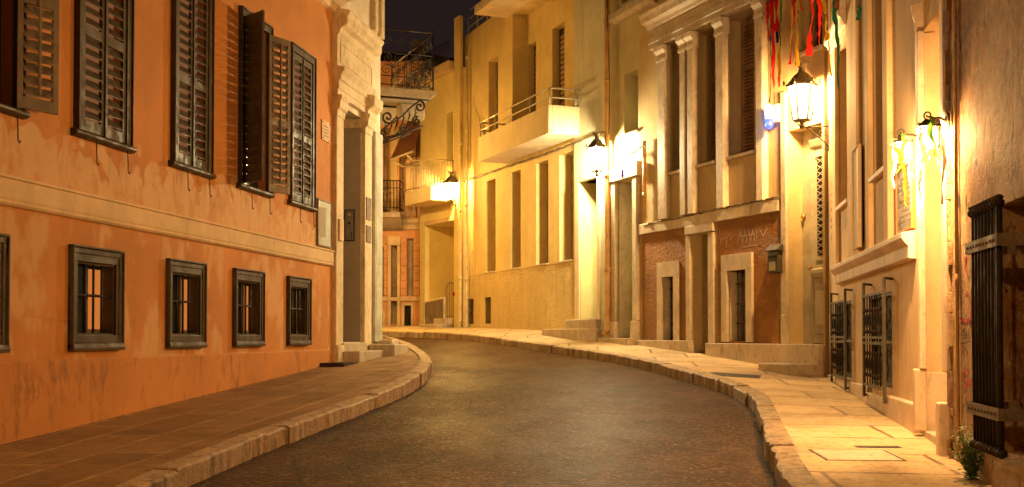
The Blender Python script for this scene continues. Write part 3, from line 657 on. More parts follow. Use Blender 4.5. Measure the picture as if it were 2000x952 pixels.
for k in range(3): r.tube([(fx(752) + k * .01, .8, z0 + .2), (fx(752), .8, z1 - .3)], .01, 4)
for k in range(4): x = fx(745) + k * .3; r.tube([(x, .8, z0 + .25), (x + .16, .8, z0 + .25), (x + .16, .8, z1 - .35), (x, .8, z1 - .35)], .009, 4)
r.build('railing', M['iron'], H)
for a, b, m in ((763, 776, 'far_cream'), (793, 802, 'far_cream'), (806, 813, 'brown_shutter'), (818, 829, 'far_cream')):
    W(WF).box(fx(a), fx(b), .002, .07, fz(780, 424), EYE + 7.9).build('pilaster', M[m], H, bevel=.01)
tag(W(WF).box(fx(739), fx(747), .5, .75, fz(780, 417), fz(780, 400)).build('planter', M['plaque'], None, bevel=.02), 'small pale planter on the little black balcony far down the street', 'planter')

WY = Wall(905, 31.0, -239, True)
H = thing('far_yellow_house', WY.P(0, 0, 0), WY.rot, 'bright yellow house with a deep porch and a slatted balcony beyond the furthest lantern', 'house')
y0s, y1s = WY.S(904.5), WY.S(827); TZ = EYE + 7.42
ph = (WY.S(893), WY.S(830), 1.3, EYE + 3.22, 1.1, 1)
W(WY).sheet(y0s, y1s + .25, -.5, TZ, [ph, (WY.S(884), WY.S(872), EYE + 4.2, EYE + 6.3, .2)]).shell(y0s, y1s + .25, 4, -.5, TZ).build('wall', M['yellow_bright'], H)
W(WY).box(WY.S(884), WY.S(872), -.2, -.17, EYE + 4.2, EYE + 6.3).build('door', M['wood_light'], H)
W(WY).box(WY.S(893), WY.S(830), .0, .03, EYE + 3.22, EYE + 3.34).build('lintel', M['far_cream'], H)
W(WY).box(y0s, WY.S(893.5), .001, .12, 1.0, EYE + 8.85).build('corner_pier', M['yellow'], H, bevel=.02)
b0, b1 = WY.S(889), WY.S(889) + 1.75; z0, z1 = EYE + 3.74, EYE + 4.14
W(WY).box(b0, b1, .0, .75, z0, z1).build('balcony_slab', M['cream'], H, bevel=.01)
r = W(WY); zt = z1 + .75
for zz in (z1 + .06, zt):
    r.tube([(b0 + .02, .0, zz), (b0 + .02, .73, zz), (b1 - .02, .73, zz), (b1 - .02, 0, zz)], .016, 5)
for k in range(8): r.tube([(b0 + .02, .73 * (k + .5) / 8, z1), (b0 + .02, .73 * (k + .5) / 8, zt)], .010, 4)
for k in range(16): x = b0 + (b1 - b0) * (k + .5) / 16; r.tube([(x, .73, z1), (x, .73, zt)], .010, 4)
r.build('railing', M['iron_pale'], H)
W(WY).box(WY.S(891), y1s + .25, .0, .25, TZ, TZ + .26).build('roof_slab', M['far_cream'], H, bevel=.02)
r = W(WY)
for k in range(15): x = WY.S(891) + (WY.S(845) - WY.S(891)) * k / 14; r.tube([(x, .2, TZ + .26), (x, .2, TZ + .82)], .012, 4)
for zz in (TZ + .34, TZ + .82): r.tube([(WY.S(891), .2, zz), (WY.S(845), .2, zz)], .016, 4)
r.build('roof_railing', M['iron'], H)
gY = PY(32) + .06
g = thing('porch_fence', WY.P(WY.S(850), .1, gY), WY.rot, 'low metal slatted fence in front of the yellow porch', 'fence')
r = W(WY); a, b = WY.S(868, .25), WY.S(829, .25)
for k in range(17): x = a + (b - a) * k / 16; r.box(x - .018, x + .018, .24, .26, gY, gY + .88 - .12 * k / 16)
r.build('slats', M['steel'], g)
r = W(WY)
for x, h in ((a, .92), (b, .80)): r.box(x - .03, x + .03, .225, .275, gY - .1, gY + h)
r.tube([(a, .25, gY + .9), (b, .25, gY + .78)], .02, 5); r.build('frame', M['pipe_pale'], g)
g = thing('garden_gate', WY.P(WY.S(880), .1, gY), WY.rot, 'narrow arched metal gate on top of the porch steps', 'gate')
a, b = WY.S(889, .1), WY.S(871, .1); zb = gY + .32; c = (a + b) / 2; rr = (b - a) / 2
W(WY).tube([(a, .1, zb)] + [(c - rr * math.cos(k * math.pi / 12), .1, zb + .75 + rr * .9 * math.sin(k * math.pi / 12)) for k in range(13)] + [(b, .1, zb)], .016, 6).build('frame', M['steel'], g)
r = W(WY)
for k in range(1, 5): x = a + (b - a) * k / 5; r.tube([(x, .1, zb), (x, .1, zb + .75 + rr * .9 * math.sqrt(max(0, 1 - ((x - c) / rr) ** 2)))], .009, 4)
r.tube([(a, .1, zb + .05), (b, .1, zb + .05)], .01, 4); r.build('bars', M['steel'], g)
W(WY).box(a - .02, a + .06, .11, .15, zb + .62, zb + .72).build('lock', M['red'], g)
st = W(WY); st.box(WY.S(893), WY.S(858), .0, .65, .9, gY + .17); st.box(WY.S(893), WY.S(868), -.3, .35, .9, gY + .32); tag(st.build('porch_steps', M['step'], None, bevel=.02), 'two worn stone steps rising into the yellow porch', 'steps')

# awning on the far orange house
def at(px, py, Y): r_ = ray(px, py); k = Y / r_.y; return Vector((r_.x * k, Y, EYE + r_.z * k))
aw = thing('awning', at(800, 225, 33.9), 0, 'brown canvas awning let down over the far orange house balcony window', 'awning')
c = [at(803, 222, 33.85), at(834, 222, 33.85), at(806, 296, 32.9), at(762, 312, 32.9)]
b = MB(); off = Vector((0, .02, -.01)); b.add([tuple(p) for p in c] + [tuple(p + off) for p in c], [(0, 1, 2, 3), (7, 6, 5, 4), (0, 4, 5, 1), (1, 5, 6, 2), (2, 6, 7, 3), (3, 7, 4, 0)]); b.build('canvas', M['awning'], aw)
b = MB(); b.tube([tuple(c[3]), tuple(c[2])], .03, 6); b.build('front_bar', M['iron_pale'], aw)
for pts in (((794, 303, 32.9), (806, 314, 33.2), (834, 312, 33.8)), ((765, 312, 32.9), (785, 325, 33.3), (818, 322, 33.9))):
    b = MB(); b.tube([tuple(at(*p)) for p in pts], .025, 6); b.build('arm', M['iron_pale'], aw)

WR = Flat(-6.5, 39, (1, 0)); H = thing('dark_roofed_house', WR.P(3, 0, 0), 0, 'house with a dark tiled hip roof rising behind the far street corner', 'house')
MB().box(-7, -1.2, 39, 46, -.5, EYE + 9.3).build('wall', M['far_cream'], H)
b = MB(); z0 = EYE + 9.3; ov = .35; A = [(-7 - ov, 39 - ov, z0), (-1.2 + ov, 39 - ov, z0), (-1.2 + ov, 46 + ov, z0), (-7 - ov, 46 + ov, z0)]; T = [(-5, 41.8, z0 + 1.25), (-3.3, 41.8, z0 + 1.25)]
b.add(A + T, [(0, 1, 5, 4), (1, 2, 5), (2, 3, 4, 5), (3, 0, 4), (3, 2, 1, 0)]); rf = b.build('roof', M['roof'], H)
b = MB()
for k in range(34): x = A[0][0] + .1 + k * .19; b.tube([(x, A[0][1], z0 + .03), (max(-5, min(-3.3, x)) * .55 + x * .45, 40.6, z0 + .72)], .045, 5)
b.build('ridge_tiles', M['roof'], rf)
u = at(816, 60, 36.5); U = MB()
U.lathe((u.x, u.y, u.z - .4), [(.18, -1.6), (.18, -.5), (.08, -.48), (.06, -.38), (.16, -.28), (.19, -.15), (.10, -.05), (.17, .0), (.17, .04), (.05, .06)], 12)
tag(U.build('chimney_pot', M['plaque'], None), 'pale urn shaped chimney pot against the night sky', 'chimney pot')

# ------------------------------------------------------------------ yellow modern house, right side, far
def SB(px, t=0.0, py=500): return WB.S(px, t, py)
def framed_hole(name, H, w, h, mat, fm=None, fw=.05, label=None):
    a, b, z0, z1, dp = h[:5]
    f = w if not isinstance(w, str) else w
    o = W(w).box(a - .001, b + .001, -dp - .03, -dp, z0 - .001, z1 + .001).build(name, M[mat], H)
    if fm:
        g = W(w); g.box(a, a + fw, -dp, -dp + .04, z0, z1); g.box(b - fw, b, -dp, -dp + .04, z0, z1); g.box(a + fw, b - fw, -dp, -dp + .04, z1 - fw, z1); g.box(a + fw, b - fw, -dp, -dp + .04, z0, z0 + fw); g.build('frame', M[fm], o, bevel=.004)
    return o
H = thing('modern_yellow_house', WB.P(SB(1050), 0, 0), WB.rot, 'plain yellow house with tall slit windows and a deep concrete balcony', 'house')
L0, L1 = SB(1190), SB(905)
slits = [(SB(968), SB(950)), (SB(1017), SB(997)), (SB(1071), SB(1047)), (SB(1120), SB(1093))]
hs = [(a, b, EYE + 1.65, EYE + 4.04, .28) for a, b in slits]
base_h = [(SB(927), SB(916), 1.0 + .75, EYE + .98, .25), (SB(961), SB(949), 1.74, EYE + .99, .25)]
log = (SB(1126), SB(1001), EYE + 4.75, EYE + 7.98, .38)
dw = (SB(1172), SB(1138), EYE + .345, EYE + 3.27, .5)
wn = (SB(972.6), SB(954), EYE + 4.9, EYE + 7.18, .25)
W(WB).sheet(L0, L1, -.5, EYE + 8.3, hs + base_h + [log, dw, wn]).shell(L0, L1, 6, -.5, EYE + 8.3).build('wall', M['yellow'], H)
W(WB).sheet(SB(1126), L1, .4, EYE + 1.62, [h for h in base_h], .03).build('roughcast_base', M['yellow_rough'], H)
W(WB).box(SB(1126), L1, .028, .036, EYE + 1.615, EYE + 1.635).build('base_moulding', M['yellow'], H)
for h in hs:
    f = framed_hole('window', H, WB, h, 'grey_panel')
    W(WB).box((h[0] + h[1]) / 2 - .01, (h[0] + h[1]) / 2 + .01, -.28, -.265, h[2], h[3]).build('meeting_rail', M['wood_light'], f)
    W(WB).box(h[0] - .03, h[1] + .03, -.27, .05, h[2] - .035, h[2] + .003).build('sill', M['marble'], f, bevel=.006)
for h in base_h: framed_hole('vent_door', H, WB, h, 'grey_panel', 'wood_light', .03)
framed_hole('window', H, WB, wn, 'grey_panel', 'wood_light')
doors = [(WB.S(1047, -.38), WB.S(1030, -.38), EYE + 4.75, WB.hit(1033, 88, -.38)[1], .2), (WB.S(1103, -.38), WB.S(1079, -.38), EYE + 4.75, WB.hit(1082, 55, -.38)[1], .2)]
W(WB).sheet(log[0], log[1], log[2], log[3], doors, -.381).build('loggia_wall', M['yellow'], H)
for d in doors:
    o = W(WB).box(d[0], d[1], -.60, -.57, d[2], d[3]).build('balcony_door', M['wood_dark'], H)
    g = W(WB)
    for k in range(18): g.box(d[0] + .08, d[1] - .08, -.57, -.55, d[2] + .2 + k * .12, d[2] + .28 + k * .12)
    g.build('louvres', M['brown_shutter'], o)
bz0, bz1 = EYE + 4.30, EYE + 4.91; n0, n1 = SB(1136), SB(1136) + 4.35
W(WB).box(n0, n1, .0, .77, bz0, bz0 + .12).build('balcony_floor', M['white_wall'], H, bevel=.006)
g = W(WB); g.box(n0, n1, .68, .772, bz0 + .001, bz1); g.box(n0 - .002, n0 + .09, .0, .678, bz0 + .001, bz1); g.box(n1 - .09, n1 + .002, .0, .678, bz0 + .001, bz1); g.build('balcony_parapet', M['cream'], H, bevel=.008)
g = W(WB); rt = EYE + 5.28
for zz in (rt, bz1 + .17): g.tube([(n0 + .04, .02, zz), (n0 + .04, .73, zz), (n1 - .04, .73, zz), (n1 - .04, .02, zz)], .020, 6)
for x, t in ((n0 + .04, .73), (n0 + .04, .12), (n1 - .04, .73), (n1 - .04, .1)) + tuple((n0 + .04 + 4.27 * k / 4, .73) for k in (1, 2, 3)): g.tube([(x, t, bz1 - .02), (x, t, rt)], .020, 6)
g.build('balcony_railing', M['iron_pale'], H)
W(WB).box(SB(1126) + .001, SB(988), -.3, .85, EYE + 8.0, EYE + 8.22).build('canopy', M['white_wall'], H, bevel=.01)
g = W(WB)
for zz in (8.55, 8.78, 9.02): g.tube([(SB(985), -.1, EYE + zz), (L1 - .1, -.1, EYE + zz)], .016, 5)
for k in range(5): x = SB(985) + (L1 - .1 - SB(985)) * k / 4; g.tube([(x, -.1, EYE + 8.28), (x, -.1, EYE + 9.02)], .018, 5)
g.build('roof_railing', M['pipe_pale'], H)
g = W(WB).sheet(L0 + .03, SB(1126), 1.2, 12, [dw], .05).shell(L0 + .03, SB(1126), .6, 1.2, 12, .05); g.build('bay', M['bay'], H)
W(WB).box(dw[0] - .001, dw[1] + .001, -.52, -.49, dw[2], dw[3]).build('door', M['wood_light'], H)
g = W(WB); g.box(dw[1] - .012, dw[1], -.48, .045, dw[2] + .005, dw[3] - .005); g.build('painted_jamb', M['yellow_bright'], H)
g = W(WB); g.box(SB(1137.5), SB(1129), .051, .085, EYE + .2, EYE + 3.4); g.box(SB(1178), SB(1172.5), .051, .085, EYE + .2, EYE + 3.4); g.box(SB(1172), SB(1138), .051, .085, EYE + 3.28, EYE + 3.4); g.build('door_surround', M['cream'], H, bevel=.006)
st = W(WB); st.box(SB(1178), SB(1129), .0, .30, 1.2, EYE + .33); st.box(SB(1179), SB(1108), .0, .62, 1.0, EYE + .13)
tag(st.build('doorsteps', M['step'], None, bevel=.015), 'pair of stone steps below the bright yellow doorway', 'steps')
# dead branches on the balcony
pl = thing('dead_plant', WB.P(SB(1001), .4, bz0 + .12), WB.rot, 'bare twiggy dry plant in a pot on the concrete balcony', 'plant')
g = W(WB); sx = SB(985); g.lathe((sx, .42, bz0 + .12), [(.11, 0), (.15, .22), (.17, .24), (.17, .27), (.13, .27)], 12); g.build('pot', M['plaque'], pl)
g = W(WB); rr = random.Random(3)
for k in range(9):
    a = rr.uniform(0, 6.28); p = [sx, .42, bz0 + .3]; pts = [tuple(p)]
    for q in range(6): p[0] += .10 * math.cos(a) + rr.uniform(-.05, .05); p[1] += .05 * math.sin(a) + rr.uniform(-.03, .03); p[2] += rr.uniform(.08, .24) * (1.3 if k < 3 else .8); pts.append(tuple(p))
    g.tube(pts, [.012 * (1 - q / 7) + .002 for q in range(7)], 4)
g.build('branches', M['wood_dark'], pl)

# ------------------------------------------------------------------ olive house with the grey door
H = thing('olive_house', WB.P(SB(1220), 0, 0), WB.rot, 'narrow olive plastered house between the drainpipe and the stone pilasters', 'house')
o0, o1 = SB(1250), SB(1190)
uw = (SB(1246.5, py=200), SB(1219, py=200), EYE + 3.98, EYE + 5.18, .38)
dr = (SB(1241), SB(1208), 1.385, EYE + 3.06, .42)
uw2 = (SB(1245, py=10), SB(1213, py=10), EYE + 6.62, EYE + 8.2, .3)
W(WB).sheet(o0, o1, -.5, 11, [uw, dr, uw2]).shell(o0, o1, 6, -.5, 11).build('wall', M['olive'], H)
framed_hole('window', H, WB, uw, 'brown_shutter', 'wood_light', .05); framed_hole('window', H, WB, uw2, 'grey_panel', 'cream')
W(WB).box(uw[0] - .04, uw[1] + .04, -.3, .05, uw[2] - .04, uw[2] + .003).build('sill', M['marble'], H, bevel=.005)
W(WB).profile(SB(1285, py=10), o1, [(0, EYE + 6.25), (.09, EYE + 6.27), (.13, EYE + 6.36), (.13, EYE + 6.48), (0, EYE + 6.52)]).build('ledge', M['marble'], H, bevel=.008)
g = W(WB); g.box(SB(1207.5), SB(1195), .0, .08, 1.72, EYE + 3.07); g.box(o0 + .002, SB(1241.5), .0, .08, 1.72, EYE + 3.07); g.box(SB(1254), SB(1193), .0, .11, EYE + 3.08, EYE + 3.36); g.box(SB(1209.5), SB(1194), .0, .12, 1.2, 1.715); g.box(o0 + .002, SB(1240.5), .0, .12, 1.2, 1.715)
g.box(SB(1208) - .03, SB(1208) - .001, -.24, .0, 1.4, EYE + 3.05)
g.build('door_surround', M['marble'], H, bevel=.01)
d = W(WB); d.box(dr[0], dr[1], -.43, -.40, dr[2], dr[3]); dd = d.build('door', M['grey_door'], H)
g = W(WB); c = (dr[0] + dr[1]) / 2
for a, b in ((dr[0] + .06, c - .04), (c + .04, dr[1] - .06)):
    for z0, z1 in ((1.5, 2.15), (2.42, 3.95)):
        g.box(a, a + .03, -.4, -.375, z0, z1); g.box(b - .03, b, -.4, -.375, z0, z1); g.box(a + .03, b - .03, -.4, -.375, z0, z0 + .03); g.box(a + .03, b - .03, -.4, -.375, z1 - .03, z1)
g.profile(dr[0], dr[1], [(-.4, 2.24), (-.34, 2.25), (-.30, 2.32), (-.36, 2.36), (-.4, 2.38)]); g.profile(dr[0], dr[1], [(-.4, 4.02), (-.36, 4.03), (-.30, 4.12), (-.4, 4.16)]); g.build('panel_moulding', M['grey_door'], dd, bevel=.003)
W(WB).box(SB(1253), SB(1192), .0, .30, 1.0, 1.38).build('doorstep', M['step'], H, bevel=.01)
W(WB).box(SB(1194.5), SB(1190.5), .002, .04, 1.5, EYE + 1.75).build('wooden_board', M['wood_light'], H)
pp = thing('house_number_plate', WB.P(SB(1226), .02, EYE + 3.2), WB.rot, 'tiny dark number plate over the grey panelled door', 'sign')
W(WB).box(SB(1227), SB(1224), .112, .122, EYE + 3.12, EYE + 3.27).build('plate', M['blue'], pp)
def pipe(w, px, t, z0, z1, r, mat, label, joints=3, py=400, shoe=True):
    s = w.S(px, t, py); o = thing('drainpipe', w.P(s, t, z0), w.rot, label, 'drainpipe')
    g = W(w); pts = ([(s, t + .12, z0 + .02)] if shoe else []) + [(s, t, z0 + .14), (s + .006, t, (z0 + z1) / 2), (s, t, z1)]; g.tube(pts, r, 10); g.build('pipe', M[mat], o)
    for k in range(joints):
        zz = z0 + (z1 - z0) * (k + .7) / joints; W(w).tube([(s, t, zz - .05), (s, t, zz + .05)], r * 1.22, 10).build('collar', M[mat], o)
    return o
pipe(WB, 1186.5, .13, 1.42, 11.0, .052, 'pipe', 'full height ochre drainpipe beside the middle lantern', 5)
pipe(WB, 912, .12, 1.55, EYE + 8.2, .040, 'pipe_pale', 'thin pale drainpipe at the far corner of the modern yellow house', 4)
pipe(WY, 900, .21, 1.7, EYE + 5.8, .035, 'pipe_pale', 'pale drainpipe on the far corner pier next to the furthest lantern', 3)
pipe(WF, 823, .10, 1.4, EYE + 3.2, .05, 'pipe_pale', 'pale downpipe between the far orange and yellow houses', 2)
bx_ = thing('meter_cabinet', WB.P(SB(920), .03, 3.0), WB.rot, 'narrow meter cabinet door set low in the far corner of the yellow wall', 'cabinet')
g = W(WB); g.box(SB(927), SB(916), .001, .03, EYE + 1.55, EYE + 2.3); bd = g.build('door', M['yellow'], bx_, bevel=.005)
def cable(name, pts, r, label, mat='cable', wob=.012, n=60, seed=1):
    rr = random.Random(seed); out = []
    for i in range(n + 1):
        f = i / n * (len(pts) - 1); k = min(int(f), len(pts) - 2); q = pts[k].lerp(pts[k + 1], f - k)
        out.append(q + Vector((0, 0, rr.uniform(-wob, wob))))
    b = MB(); b.tube([tuple(p) for p in out], [r * rr.uniform(.7, 1.3) for _ in out], 5); return tag(b.build(name, M[mat]), label, 'cable')
def onw(w, px, py, t=.0): s, z = w.hit(px, py, t); return w.P(s, t, z)
cable('cable', [onw(WB, 907, 354, .05), onw(WB, 1000, 322, .05), onw(WB, 1090, 292, .07), onw(WB, 1181, 257, .08)], .022, 'bundle of cables strung under the concrete balcony along the yellow wall')
cable('cable', [onw(WB, 1226, 306, .12), onw(WB, 1257, 284, .12), onw(WB, 1262, 288, .12)], .018, 'short cable running from the middle lantern to the brown pipe', n=14)
cable('cable', [onw(WB, 1258, 440, .05), onw(WB, 1330, 425, .05), onw(WB, 1390, 412, .05), onw(WB, 1450, 399, .05), onw(WB, 1521, 384, .05)], .018, 'twisted cables lying along the stone beam above the rust coloured wall', seed=4)
cable('cable', [onw(WB, 1186, 0, .2), onw(WB, 1187, 60, .2), onw(WB, 1191, 170, .2), onw(WB, 1189, 262, .2)], .009, 'thin black wire dangling down beside the ochre drainpipe', 'iron', .0, 20, 6)
pp = pipe(WB, 1259, .08, EYE + 2.1, EYE + 3.7, .035, 'pipe', 'short brown pipe at the left edge of the pilastered house', 2, shoe=False)

# ------------------------------------------------------------------ neoclassical house, right side, middle
H = thing('neoclassical_house', WB.P(SB(1430), 0, 0), WB.rot, 'ochre neoclassical house with tall pilastered windows over rust coloured roughcast', 'house')
q0, q1 = SB(1611), SB(1250)
uws = [(SB(1331, py=220), SB(1299, py=220), 4.42, 6.80, .40), (SB(1397, py=220), SB(1352, py=220), 4.42, 6.80, .40), (SB(1473, py=150), SB(1411, py=150), 4.42, 6.80, .40)]
bws = [(SB(1320, py=600), SB(1297, py=600), 1.34, EYE + 1.07, .35), (SB(1462, py=600), SB(1425, py=600), 1.34, EYE + 1.07, .35)]
ndr = (SB(1388, py=570), SB(1352, py=570), 1.06, EYE + 1.78, .35)
bdr = (SB(1607), SB(1541), 1.31, EYE + 3.14, .25)
tw = (SB(1606, py=60), SB(1560, py=60), EYE + 4.27, EYE + 6.4, .30)
W(WB).sheet(q0, q1, -.5, 11, uws + bws + [ndr, bdr, tw]).shell(q0, q1, 6, -.5, 11).build('wall', M['ochre'], H)
for h in uws:
    f = framed_hole('window', H, WB, h, 'brown_shutter')
    g = W(WB); c = (h[0] + h[1]) / 2
    for a, b in ((h[0] + .02, c - .005), (c + .005, h[1] - .02)):
        g.box(a, a + .06, -.40, -.36, h[2] + .02, h[3] - .02); g.box(b - .06, b, -.40, -.36, h[2] + .02, h[3] - .02)
        for z0, z1 in ((h[2] + .02, h[2] + .14), (h[2] + 1.5, h[2] + 1.6), (h[3] - .12, h[3] - .02)): g.box(a + .06, b - .06, -.4, -.362, z0, z1)
        for z0, z1 in ((h[2] + .16, h[2] + 1.48), (h[2] + 1.62, h[3] - .14)):
            k = int((z1 - z0) / .06)
            for i in range(k): g.box(a + .06, b - .06, -.40, -.372, z0 + i * .06, z0 + i * .06 + .033)
    g.build('shutter', M['brown_shutter'], f)
    W(WB).box(h[0] - .05, h[1] + .05, -.35, .07, h[2] - .05, h[2] + .003).build('sill', M['marble'], f, bevel=.006)
pils = [(SB(1298), SB(1285)), (SB(1338), SB(1330)), (SB(1351), SB(1342)), (SB(1407), SB(1397.5)), (SB(1411), SB(1407.5)), (SB(1488), SB(1474))]
pils = [(SB(a_, .12, 220), SB(b_, .12, 220)) for a_, b_ in ((1298, 1284), (1336, 1327), (1352, 1342), (1411, 1398), (1488, 1476))]
for a, b in pils:
    g = W(WB); g.box(a, b, .0, .12, 3.575, 6.62); o = g.build('pilaster', M['marble'], H, bevel=.01)
    W(WB).profile(a - .04, b + .04, [(0, 6.50), (.13, 6.50), (.135, 6.56), (.12, 6.58), (.125, 6.64), (.18, 6.70), (.19, 6.78), (0, 6.78)]).build('capital', M['marble'], o, bevel=.004)
for k in range(4):
    a, b = SB(1486), SB(1276)
W(WB).profile(SB(1500, py=60), SB(1279, py=60), [(0, 6.80), (.14, 6.80), (.14, 6.90), (.16, 6.91), (.16, 7.0), (.10, 7.02), (.10, 7.16), (.18, 7.18), (.20, 7.24), (.30, 7.27), (.32, 7.36), (.35, 7.42), (.35, 7.45), (0, 7.50)]).build('cornice', M['marble'], H, bevel=.006)
W(WB).box(SB(1525), SB(1250), .0, .055, 3.37, 3.57).build('stone_beam', M['marble'], H, bevel=.01)
for (a, b), hh in (((SB(1341, py=560), SB(1255, py=560)), bws[0]), ((SB(1523, py=560), SB(1403, py=560)), bws[1])):
    W(WB).sheet(a, b, 1.3, 3.37, [hh], .014).build('roughcast_panel', M['rust'], H)
for h in bws:
    e = .17; g = W(WB); t = .06
    g.box(h[0] - e, h[0], .001, t, 1.33, h[3]); g.box(h[1], h[1] + e, .001, t, 1.33, h[3]); g.box(h[0] - e, h[1] + e, .001, t, h[3] + .001, h[3] + .27)
    g.box(h[1] - .005, h[1] - .001, -.33, .0, 1.35, h[3]); o = g.build('window_surround', M['marble'], H, bevel=.008)
    framed_hole('window', H, WB, h, 'dark', 'wood_dark', .05)
    g = W(WB)
    for k in range(4): x = h[0] + (h[1] - h[0]) * (k + .5) / 4; g.tube([(x, -.12, h[2]), (x, -.12, h[3])], .010, 5)
    for zz in (.3, .62, .95): g.tube([(h[0], -.12, h[2] + zz), (h[1], -.12, h[2] + zz)], .010, 5)
    for k in range(4):
        sp = spiral((h[0] + (h[1] - h[0]) * (.3 + .4 * (k % 2)), h[2] + .2 + k * .25), .07, .01, k, 1.5, 14); g.tube([(x, -.115, z_) for x, z_ in sp], .006, 4)
    g.build('window_grille', M['lamp_iron'], H)
g = W(WB); g.box(ndr[1], ndr[1] + .13, .0, .06, 1.2, 3.2); g.box(ndr[0] - .17, ndr[0], .0, .06, 1.2, 3.2); g.box(ndr[0] - .18, ndr[1] + .14, .0, .075, 3.221, 3.37)
g.build('door_surround', M['marble'], H, bevel=.01)
o = W(WB).box(ndr[0], ndr[1], -.38, -.35, ndr[2], ndr[3]).build('door', M['wood_light'], H)
g = W(WB)
for z0, z1 in ((1.2, 1.9), (2.0, 2.95)): g.box(ndr[0] + .1, ndr[1] - .1, -.35, -.335, z0, z1)
g.build('panel', M['wood_light'], o, bevel=.004)
g = W(WB); g.box(SB(1344, .12), SB(1250), .0, .13, .7, 1.345); g.box(SB(1612), SB(1389), .0, .13, .5, 1.305); g.build('plinth', M['step'], H, bevel=.01)
W(WB).box(SB(1611), SB(1477, .65, 720), .131, .62, .5, 1.02).build('ramp_step', M['step'], H, bevel=.015); W(WB).box(SB(1398), SB(1350), .131, .45, .7, 1.085).build('doorstep', M['step'], H, bevel=.015)
# big door recess
g = W(WB); g.box(bdr[1], SB(1525, .06), .0, .06, 1.31, 5.2); g.box(bdr[1] - .001, SB(1524, .09), .0, .09, 1.306, 1.75); g.build('stone_pier', M['marble'], H, bevel=.01)
g = W(WB); a, b = bdr[0], bdr[1]; g.box(a, b, -.27, -.25, 1.31, bdr[3]); o = g.build('door', M['grey_door'], H)
dl = WB.S(1591, -.25, 500); dr_ = WB.S(1609, -.25, 500)
g = W(WB); g.profile(a, dl + .02, [(-.25, 4.28), (-.20, 4.30), (-.16, 4.38), (-.19, 4.42), (-.25, 4.46)]); g.box(dl, dl + .03, -.25, -.20, 1.32, 4.26)
g.box(a, dl - .03, -.25, -.225, 2.42, 2.50); g.profile(a, dl - .02, [(-.25, 2.30), (-.20, 2.31), (-.16, 2.38), (-.16, 2.43), (-.20, 2.45), (-.25, 2.46)]); g.box(a + .02, dl - .05, -.25, -.215, 1.45, 2.22); g.box(a + .05, dl - .09, -.215, -.205, 1.6, 2.1); g.box(a, dl - .02, -.25, -.2, 1.32, 1.44)
for z0, z1 in ((2.56, 2.62), (4.14, 4.2)): g.box(a + .03, dl - .05, -.25, -.22, z0, z1)
g.build('door_moulding', M['grey_door'], o, bevel=.004)
g = W(WB); xa, xb = a + .06, dl - .08; W(WB).box(xa, xb, -.249, -.243, 2.64, 4.12).build('door_glass', M['dark'], o)
n = 15; w_ = xb - xa
for k in range(n):
    z0 = 2.64 + k * 1.48 / n; z1 = z0 + 1.48 / n
    for c_ in range(2):
        x0 = xa + w_ * c_ / 2; x1 = x0 + w_ / 2; g.bar((x0, -.235, z0), (x1, -.235, z1), .008); g.bar((x0, -.228, z1), (x1, -.228, z0), .008)
g.build('lattice', M['grey_door'], o)
g = W(WB); g.tube([(dl + .0, -.2, 2.47), (dl - .03, -.12, 2.47), (dl - .05, -.12, 2.44), (dl - .12, -.10, 2.46)], .02, 6); g.build('door_handle', M['brass'], o)
g = W(WB); g.tube([(WB.S(1556, -.1, 423), -.24, EYE + 1.82), (WB.S(1556, -.1, 423), -.20, EYE + 1.82)], .035, 12); g.build('bell_push', M['brass'], H)
f = framed_hole('window', H, WB, tw, 'wood_dark', 'brown_shutter')
W(WB).box(tw[0] - .05, tw[1] + .05, -.25, .06, tw[2] - .05, tw[2] + .003).build('sill', M['marble'], f, bevel=.006)

# mailbox
s0 = WB.S(1522, .12, 510)
mbx = thing('mailbox', WB.P(s0 + .1, .014, EYE + .98), WB.rot, 'green grey metal mailbox with a little gable roof on the rust coloured wall', 'mailbox')
g = W(WB); z0 = EYE + .97; g.box(s0, s0 + .26, .018, .16, z0, z0 + .33); g.build('box', M['lamp_iron'], mbx, bevel=.006)
g = W(WB); g.add([(x, t, z) for x in (s0 - .03, s0 + .29) for t, z in ((.0, z0 + .345), (.19, z0 + .335), (.19, z0 + .35), (.09, z0 + .44), (.0, z0 + .37))], [(0, 1, 2, 3, 4), (9, 8, 7, 6, 5), (0, 5, 6, 1), (1, 6, 7, 2), (2, 7, 8, 3), (3, 8, 9, 4), (4, 9, 5, 0)]); g.build('roof', M['lamp_iron'], mbx, bevel=.003)
g = W(WB); g.box(s0 - .004, s0 - .001, .05, .13, z0 + .27, z0 + .29); g.box(s0 + .03, s0 + .23, .16, .166, z0 + .23, z0 + .26); g.build('slot', M['dark'], mbx)
g = W(WB); g.box(s0 + .05, s0 + .21, .16, .166, z0 + .03, z0 + .17); g.build('door', M['grey_door'], mbx)
g = W(WB); g.tube([(s0 + .13, .166, z0 + .06), (s0 + .13, .172, z0 + .06)], .014, 8); g.build('lock', M['brass'], mbx)
